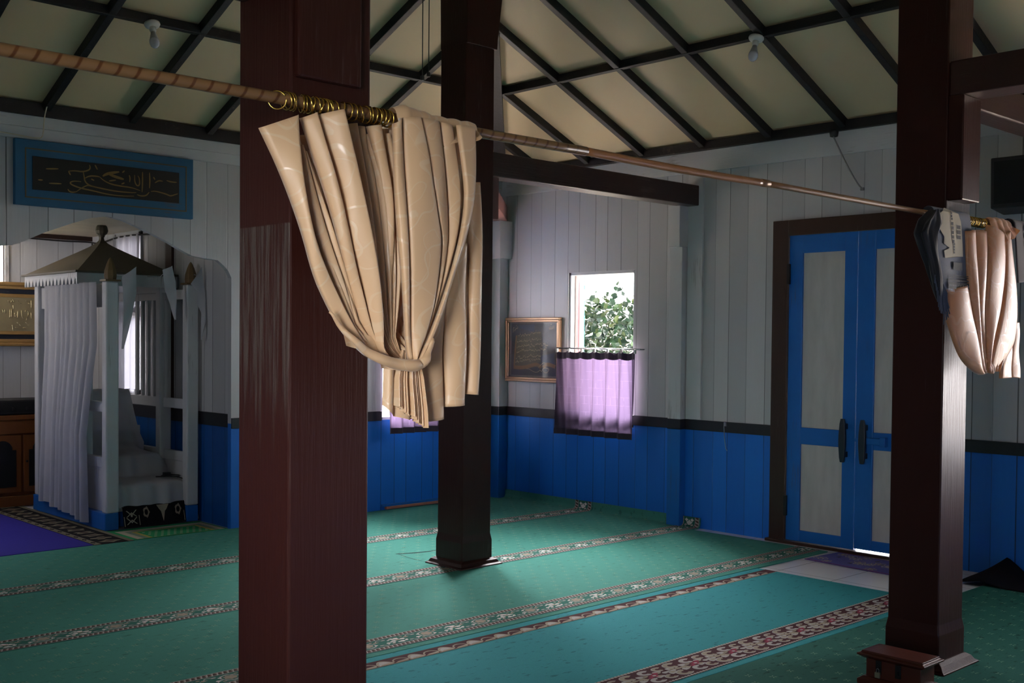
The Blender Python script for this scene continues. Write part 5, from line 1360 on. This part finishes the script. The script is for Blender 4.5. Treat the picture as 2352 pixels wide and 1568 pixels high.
# ================================================================ BLUE CALLIGRAPHY PANEL
bp_ = thing('calligraphy_panel', 'blue board with a black panel of gold calligraphy above the niche arch', 'sign', (-3.86, 0, 2.38))
mb = MB(); mb.box(-4.512, -3.208, -0.045, 0.0, 2.378, 2.822); mb.build('board', M['teal_panel'], bp_, bevel=0.004)
mb = MB(); frame_ring(mb, -4.448, -3.262, 2.428, 2.765, .009, -.047, -.044); mb.build('gold_line', M['goldline'], bp_)
mb = MB(); mb.box(-4.398, -3.325, -.050, -.044, 2.486, 2.711); mb.build('black_panel', M['blackboard'], bp_)
CAL = [[(-4.066,2.571),(-4.094,2.572),(-4.127,2.568),(-4.146,2.555),(-4.127,2.541),(-4.066,2.525),(-3.983,2.517),(-3.870,2.500),(-3.755,2.500),(-3.678,2.507)],[(-4.099,2.498),(-4.066,2.525),(-4.022,2.551),(-4.005,2.550),(-3.927,2.539),(-3.812,2.528),(-3.696,2.530),(-3.661,2.534)],
 [(-4.050,2.641),(-4.044,2.609),(-4.039,2.577),(-4.016,2.555),(-3.955,2.542)],[(-4.154,2.635),(-4.105,2.643),(-4.055,2.640),(-4.005,2.659),(-4.000,2.679),(-4.005,2.694)],[(-3.966,2.699),(-3.949,2.668)],[(-3.932,2.618),(-3.904,2.596),(-3.853,2.576),(-3.784,2.569),(-3.696,2.567),(-3.631,2.551)],
 [(-3.910,2.626),(-3.881,2.645),(-3.836,2.658),(-3.789,2.669)],[(-3.870,2.646),(-3.813,2.630),(-3.755,2.620)],[(-4.039,2.598),(-4.005,2.618),(-3.955,2.621),(-3.932,2.618)],[(-3.714,2.654),(-3.707,2.633),(-3.711,2.604)],[(-3.673,2.659),(-3.673,2.614),(-3.661,2.587),(-3.643,2.583),(-3.634,2.601),(-3.637,2.640),(-3.649,2.656)],
 [(-3.613,2.687),(-3.613,2.609),(-3.616,2.541)],[(-3.559,2.688),(-3.556,2.626),(-3.559,2.575)],[(-3.655,2.520),(-3.625,2.512),(-3.583,2.519),(-3.562,2.546)],[(-4.159,2.511),(-4.149,2.496),(-4.127,2.491),(-4.099,2.498)],[(-3.529,2.660),(-3.517,2.641)],[(-3.517,2.618),(-3.487,2.639),(-3.456,2.636)],[(-3.426,2.645),(-3.395,2.638),(-3.345,2.639)],
 [(-3.547,2.553),(-3.517,2.559),(-3.456,2.550),(-3.419,2.542),(-3.395,2.533),(-3.357,2.548),(-3.336,2.556)],[(-4.362,2.554),(-4.331,2.555)],[(-4.288,2.538),(-4.203,2.543)],[(-4.309,2.634),(-4.224,2.643)],[(-4.154,2.635),(-4.140,2.609)],[(-3.994,2.598),(-3.972,2.589)],[(-3.864,2.597),(-3.813,2.608)],[(-3.766,2.666),(-3.749,2.681)],[(-3.772,2.584),(-3.749,2.595)]]
mb = MB()
for i, s in enumerate(CAL): strip2(mb, s, 0.020 if i in (6, 7) else 0.010, lambda a, b: (a, -.0512, b))
mb.build('lettering', M['goldpaint'], bp_, fix=False)

# ================================================================ PICTURE BY THE WINDOW
pw = thing('framed_picture', 'bronze-framed glazed picture of an open holy book hung beside the window', 'picture', (-0.02, -.46, 1.1))
PX = -0.034
def frame_y(mb, y0, y1, z0, z1, w, xa, xb, sk=0.0):
    mb.box(xa, xb, y0, y1, z1-w, z1); mb.box(xa, xb, y0, y1, z0, z0+w); mb.box(xa, xb, y0, y0+w, z0+w, z1-w); mb.box(xa, xb, y1-w, y1, z0+w, z1-w)
PY0, PY1, PZ0, PZ1 = -.815, -.112, 1.108, 1.700
mb = MB(); frame_y(mb, PY0, PY1, PZ0, PZ1, .022, -.040, 0); frame_y(mb, PY0+.02, PY1-.02, PZ0+.02, PZ1-.02, .022, -.032, 0); mb.build('frame', M['copper'], pw, bevel=0.006)
mb = MB(); mb.box(-.018, -.004, PY0+.035, PY1-.035, PZ0+.035, PZ1-.035); mb.build('mount', M['mount'], pw)
mb = MB(); mb.box(-.020, -.017, -.762, -.180, 1.168, 1.648); mb.build('painting', M['art_dark'], pw)
mb = MB()
S = lambda y, z: (-.0212, y, z)
mb.poly([S(-.30, 1.60), S(-.48, 1.57), S(-.49, 1.64), S(-.28, 1.63)], 0); mb.poly([S(-.57, 1.35), S(-.74, 1.38), S(-.74, 1.26), S(-.66, 1.27), S(-.58, 1.27)], 0)
S2 = lambda y, z: (-.0218, y, z)
mb.poly([S2(-.217, 1.257), S2(-.247, 1.537), S2(-.366, 1.544), S2(-.471, 1.564), S2(-.575, 1.575), S2(-.585, 1.46), S2(-.565, 1.365), S2(-.571, 1.292), S2(-.481, 1.277), S2(-.383, 1.256), S2(-.270, 1.253)], 1)
S3 = lambda y, z: (-.0224, y, z)
strip2(mb, [(-.217, 1.24), (-.331, 1.236), (-.423, 1.252), (-.501, 1.272), (-.555, 1.262), (-.575, 1.24)], .034, S3, 2, False)
strip2(mb, [(-.60, 1.245), (-.640, 1.275), (-.69, 1.272), (-.755, 1.253)], .034, S3, 2, False)
strip2(mb, [(-.222, 1.25), (-.235, 1.40), (-.250, 1.535)], .016, S3, 2, False)
S4 = lambda y, z: (-.0230, y, z)
for s in ([(-.387, 1.228), (-.423, 1.229), (-.456, 1.212), (-.501, 1.198), (-.540, 1.203), (-.566, 1.224), (-.579, 1.208), (-.591, 1.211), (-.601, 1.238), (-.642, 1.243), (-.683, 1.231), (-.661, 1.204), (-.636, 1.194), (-.611, 1.207), (-.601, 1.229)],
          [(-.540, 1.241), (-.571, 1.265), (-.597, 1.284), (-.622, 1.289), (-.629, 1.284)]): strip2(mb, s, .005, S4, 3)
rows = [(1.535, -.27, -.56), (1.475, -.255, -.57), (1.43, -.25, -.66), (1.39, -.25, -.645), (1.33, -.24, -.57), (1.29, -.235, -.56)]
for r, (z, ya, yb) in enumerate(rows):
    n = int(abs(yb-ya)/.017)
    for i in range(n):
        y = lerp(ya, yb, (i+.5)/n); zz = z+.030*(i/n)+.012*(hsh(i, r)-.5)
        a = hsh(i, r+7)*6.28; l = .010+.008*hsh(i, r+3)
        strip2(mb, [(y, zz), (y-.5*l*math.cos(a), zz+l*math.sin(a)), (y-l, zz+.3*l*math.cos(2*a))], .0042, S4, 3)
        if i % 2: strip2(mb, [(y-.003, zz+.015), (y-.007, zz+.018)], .004, S4, 3)
# the two names in the upper corners
for s in ([(-.735, 1.63), (-.735, 1.592)], [(-.722, 1.625), (-.720, 1.596), (-.709, 1.594), (-.706, 1.62)], [(-.706, 1.594), (-.694, 1.594), (-.692, 1.62)], [(-.692, 1.596), (-.680, 1.592), (-.676, 1.606), (-.682, 1.610)], [(-.708, 1.634), (-.700, 1.640), (-.692, 1.634)]): strip2(mb, s, .0045, S4, 3)
for s in ([(-.262, 1.62), (-.268, 1.604), (-.256, 1.598), (-.246, 1.606)], [(-.250, 1.60), (-.232, 1.592), (-.224, 1.574)], [(-.224, 1.605), (-.214, 1.612), (-.206, 1.60), (-.210, 1.575), (-.204, 1.565)], [(-.252, 1.625), (-.244, 1.63)]): strip2(mb, s, .0045, S4, 3)
mb.build('painted_book', [M['art_navy'], M['art_page'], M['art_ochre'], M['art_gold']], pw, fix=False)
mb = MB(); mb.box(-.0275, -.0255, PY0+.035, PY1-.035, PZ0+.035, PZ1-.035); mb.build('glass', M['glass'], pw)

# ================================================================ WINDOW CURTAINS
def half_curtain(axis, u0, u1, z0, z1, off, label, label_rod, npl=6):
    P = (lambda u, d, z: (d, u, z)) if axis == 'y' else (lambda u, d, z: (u, d, z))
    t = thing('window_curtain', label, 'curtain', P((u0+u1)/2, off, z0))
    def fnc(u, v, hem=0.0):
        ph = u*npl*2*PI; a = lerp(u0, u1, u)
        pinch = math.exp(-((v)/.25)**2)
        tri = abs(((u*npl) % 1.0)-.5)*2
        d = off-0.006-0.042*(tri**1.6)*(0.75+.35*v)+.004*math.sin(3*ph+5*v)
        a += .010*math.sin(ph+1)*v
        z = lerp(z1, z0, v)+.006*math.sin(ph)*(1-v)-.012*(1-abs(((u*npl) % 1.0)-.5)*2)*(1-v)**8
        return P(a, d-hem, z)
    mb = MB(); mb.grid(lambda u, v: fnc(u, .0+v), 100, 40); mb.build('cloth', M['purple'], t, smooth=True)
    mb = MB(); mb.grid(lambda u, v: fnc(u, v*.085, .003), 100, 6); mb.build('heading', M['purple_hem'], t, smooth=True)
    mb = MB(); mb.grid(lambda u, v: fnc(u, .93+v*.07, .003), 100, 5); mb.build('hem', M['purple_hem'], t, smooth=True)
    for k in range(npl+1):
        u = min(max(k/npl, .005), .995); p = Vector(fnc(u, 0))
        mb = MB(); mb.box(p.x-.008, p.x+.008, p.y-.008, p.y+.008, z1-.012, z1+.022); mb.build('hook', M['porcelain'], t)
    r = MB(); r.tube([P(u0-.03, off-.006, z1+.024), P(u1+.03, off-.006, z1+.024)], .007, 8)
    for u in (u0-.02, u1+.02): r.tube([P(u, 0.0, z1+.024), P(u, off-.008, z1+.024)], .006, 6)
    tag(r.build('curtain_rod', M['steel'], loc=P((u0+u1)/2, off, z1+.024), smooth=True), label_rod, 'curtain rod')
half_curtain('y', -1.742, -.840, .665, 1.40, -.055, 'purple half curtain covering the lower part of the door-wall window', 'thin steel rod across the door-wall window carrying the purple curtain')
half_curtain('x', -1.398, -.60, .672, 1.40, -.055, 'purple half curtain of the front-wall window, hem showing below the satin curtain', 'thin steel rod across the front-wall window', 6)

# ================================================================ SMALL THINGS
def bulb(label, at, axis):
    t = thing('light_bulb', label, 'light bulb', at)
    ax = Vector(axis).normalized(); c = Vector(at)
    mb = MB(); mb.lathe([(.048, 0), (.050, .010), (.044, .022), (.028, .030)], c, 20, ax); mb.build('ceiling_rose', M['porcelain'], t, smooth=True)
    mb = MB(); mb.lathe([(.020, .028), (.021, .05), (.017, .062)], c, 16, ax); mb.build('socket', M['porcelain'], t, smooth=True)
    mb = MB(); mb.lathe([(.014, .058), (.017, .075), (.026, .105), (.028, .112)], c, 16, ax); mb.build('bulb_neck', mat('bulb_collar', (0.32, 0.31, 0.33), .4), t, smooth=True)
    mb = MB(); mb.lathe([(.028, .112), (.031, .125), (.031, .138), (.026, .155), (.015, .166), (.002, .170)], c, 16, ax); mb.build('glass_bulb', M['bulb'], t, smooth=True)
bulb('white light bulb under the purlin on the ceiling slope above the door wall', (-1.09, -3.565, ceil_z(-1.09, -3.565)-RH-.004), (-.28, 0, -1))
bulb('white light bulb under the purlin on the ceiling slope above the niche wall', (-4.045, -1.085, ceil_z(-4.045, -1.085)-RH-.004), (0, -.28, -1))

pc = thing('pull_cord', 'pair of thin beaded cords hanging from the ceiling left of the middle pillar', 'cord', (-3.965, -3.70, 2.69))
for (cx_, cy_, zb) in ((-3.982, -3.700, 2.698), (-3.946, -3.702, 2.720)):
    mb = MB()
    mb.tube([(cx_, cy_, 4.63), (cx_, cy_, zb+.02)], .0024, 5); mb.build('cord', M['black'], pc)
    mb = MB(); mb.lathe([(.006, 0), (.010, .004), (.010, .020), (.005, .024)], (cx_, cy_, zb), 8); mb.build('weight', M['black'], pc)

mb = MB(); mb.tube(smooth_pts([(-.06, -3.51, 3.0), (-.032, -3.53, 2.93), (-.03, -3.62, 2.75), (-.012, -3.70, 2.61), (-.008, -3.725, 2.585)], 2), .006, 6); mb.box(-.014, 0, -3.74, -3.715, 2.57, 2.59)
tag(mb.build('electric_cable', mat('grey_cable', (0.18, 0.18, 0.19), .6), loc=(-.02, -3.6, 2.8)), 'thin grey cable dangling down the white boards above the door', 'cable')
mb = MB(); mb.lathe([(.03, 0), (.033, .02), (.028, .05), (.012, .055)], (-.035, -3.515, 3.02), 12, (0, 0, -1))
tag(mb.build('lamp_socket', M['black'], loc=(-.035, -3.515, 3.0), smooth=True), 'small black socket at the top of the white fascia above the door', 'socket')
mb = MB(); mb.tube(smooth_pts([(-4.32, -.10, 3.05), (-4.325, -.06, 2.97), (-4.325, -.045, 2.85), (-4.36, -.05, 2.83), (-4.55, -.04, 2.845), (-4.9, -.04, 2.86)], 2), .004, 6)
tag(mb.build('electric_cable', M['cream'], loc=(-4.4, -.05, 2.84)), 'thin cream cable running over the fascia to the top of the blue sign', 'cable')
# hook on the dado
mb = MB(); mb.tube(smooth_pts([(-.012, -2.597, .85), (-.03, -2.597, .852), (-.034, -2.60, .82), (-.028, -2.605, .72), (-.022, -2.612, .66), (-.03, -2.63, .645)], 2), .0028, 6); mb.box(-.02, -.010, -2.607, -2.587, .835, .865)
tag(mb.build('wire_hook', M['steel'], loc=(-.02, -2.6, .85)), 'bent wire hook hanging on the black band left of the door', 'hook')

spk = thing('wall_speaker', 'black box speaker mounted high on the wall at the right edge', 'speaker', (-.10, -5.0, 2.33))
mb = MB()
mb.prism([(-.215, 2.345), (-.225, 2.66), (-.02, 2.66), (-.02, 2.32)], lambda x, z: (x, -4.72, z), lambda x, z: (x, -5.35, z)); mb.build('case', M['black'], spk, bevel=0.008)
mb = MB(); mb.prism([(-.222, 2.37), (-.231, 2.635), (-.226, 2.635), (-.217, 2.37)], lambda x, z: (x, -4.745, z), lambda x, z: (x, -5.325, z)); mb.build('grille', M['blackgrille'], spk)
mb = MB(); mb.box(-.02, 0, -5.1, -4.95, 2.42, 2.58); mb.build('wall_bracket', M['iron'], spk)

# donation box
bx = thing('wooden_box', 'small red-brown lidded wooden box with a padlock at the foot of the right-hand pillar', 'box', (-2.72, -5.44, 0))
BX0, BX1, BY0, BY1 = -2.780, -2.655, -5.575, -5.325
mb = MB(); mb.box(BX0, BX1, BY0, BY1, 0.035, .128); mb.build('body', M['boxwood'], bx, bevel=0.003)
mb = MB(); mb.loft4([(BX0-.028, BX1+.028, BY0-.028, BY1+.028, .0085), (BX0-.028, BX1+.028, BY0-.028, BY1+.028, .030), (BX0-.010, BX1+.010, BY0-.010, BY1+.010, .042)]); mb.build('plinth', M['boxwood'], bx, bevel=0.002)
mb = MB(); mb.loft4([(BX0-.006, BX1+.006, BY0-.006, BY1+.006, .120), (BX0-.030, BX1+.030, BY0-.030, BY1+.030, .136), (BX0-.030, BX1+.030, BY0-.030, BY1+.030, .142), (BX0-.016, BX1+.016, BY0-.016, BY1+.016, .147), (BX0-.014, BX1+.014, BY0-.014, BY1+.014, .155)]); mb.build('lid', M['boxwood'], bx, bevel=0.002)
for y in (-5.385, -5.475):
    mb = MB(); mb.box(BX0-.005, BX0, y-.013, y+.013, .060, .118); mb.box(BX0-.010, BX0-.004, y-.004, y+.004, .075, .092); o = mb.build('hasp', M['iron'], bx, bevel=0.001)
    if y > -5.4:
        mb = MB(); mb.tube([(BX0-.010, y-.006, .070), (BX0-.010, y-.006, .082), (BX0-.010, y, .087), (BX0-.010, y+.006, .082), (BX0-.010, y+.006, .070)], .0018, 6); mb.box(BX0-.016, BX0-.006, y-.011, y+.011, .046, .070, 1)
        mb.build('padlock', [M['steel'], M['padlock']], o, bevel=0.001)

# ================================================================ OUTSIDE
mb = MB(); mb.box(0.06, 16, -14, 16, -.32, -.30); mb.box(-6, 0.06, 2.72, 16, -.32, -.30); mb.box(-2.78, .06, .06, 2.72, -.32, -.30)
struct(mb.build('ground', M['ground']))
mb = MB(); mb.box(-16, -6, -14, 16, -.34, -.31); mb.box(-6, .06, -14, YB-.06, -.34, -.31)
struct(mb.build('ground_low_bounce', mat('dark_low_bounce', (0.035, 0.055, 0.02), 0.95)))
hs = thing('neighbour_house', 'low white neighbouring building beyond the shrubs outside the window', 'building', (11, 9, -.3))
mb = MB(); mb.bar((7.5, 11.5, .75), (13.5, 4.5, .75), .25, 2.1); mb.build('wall', M['house'], hs)
mb = MB(); mb.bar((7.4, 11.6, 1.84), (13.6, 4.4, 1.84), .5, .06); mb.build('roof_edge', M['porcelain'], hs)
def shrub(x, y, r, h, n, label, seed):
    t = thing('shrub', label, 'shrub', (x, y, -.3)); rnd = random.Random(seed)
    mb = MB()
    for i in range(n):
        a = rnd.uniform(0, 2*PI); ph = rnd.uniform(-.9, 1.0); rr = rnd.uniform(.72, 1.0)
        w = math.sqrt(max(0, 1-ph*ph*.75))
        c = Vector((x+r*rr*w*math.cos(a), y+r*rr*w*math.sin(a), -.3+h*(.5+.48*ph*rr)+.06*math.sin(7*a+3*ph)))
        d = Vector((rnd.gauss(0, 1), rnd.gauss(0, 1), rnd.gauss(-.2, .7))).normalized(); s = d.cross(Vector((rnd.gauss(0, 1), rnd.gauss(0, 1), rnd.gauss(0, 1)))).normalized()
        nn = d.cross(s); l = rnd.uniform(.07, .14); wd = l*.34
        pts = [c, c+d*l*.35+s*wd+nn*l*.06, c+d*l*.75+s*wd*.7, c+d*l-nn*l*.08, c+d*l*.75-s*wd*.7, c+d*l*.35-s*wd+nn*l*.06]
        mb.poly(pts, rnd.choice((0, 0, 1, 1, 2, 3)))
    mb.build('foliage', M['leaf'], t, fix=False)
    mb = MB()
    for k in range(7):
        a = k*.9; mb.tube([(x+.06*math.cos(a), y+.06*math.sin(a), -.3), (x+.3*r*math.cos(a), y+.3*r*math.sin(a), h*.35), (x+.8*r*math.cos(a), y+.8*r*math.sin(a), h*.6)], [.02, .014, .006], 5)
    mb.build('stems', M['stem'], t)
shrub(3.2, 3.2, 1.15, 2.45, 6500, 'leafy green shrub on the left in the view through the door-wall window', 1)
shrub(4.9, 2.4, 1.15, 2.55, 6500, 'leafy green shrub on the right in the view through the door-wall window', 2)
shrub(0.9, 6.2, 1.0, 2.3, 2600, 'leafy shrub glimpsed through the gap beside the front-wall window curtain', 3)
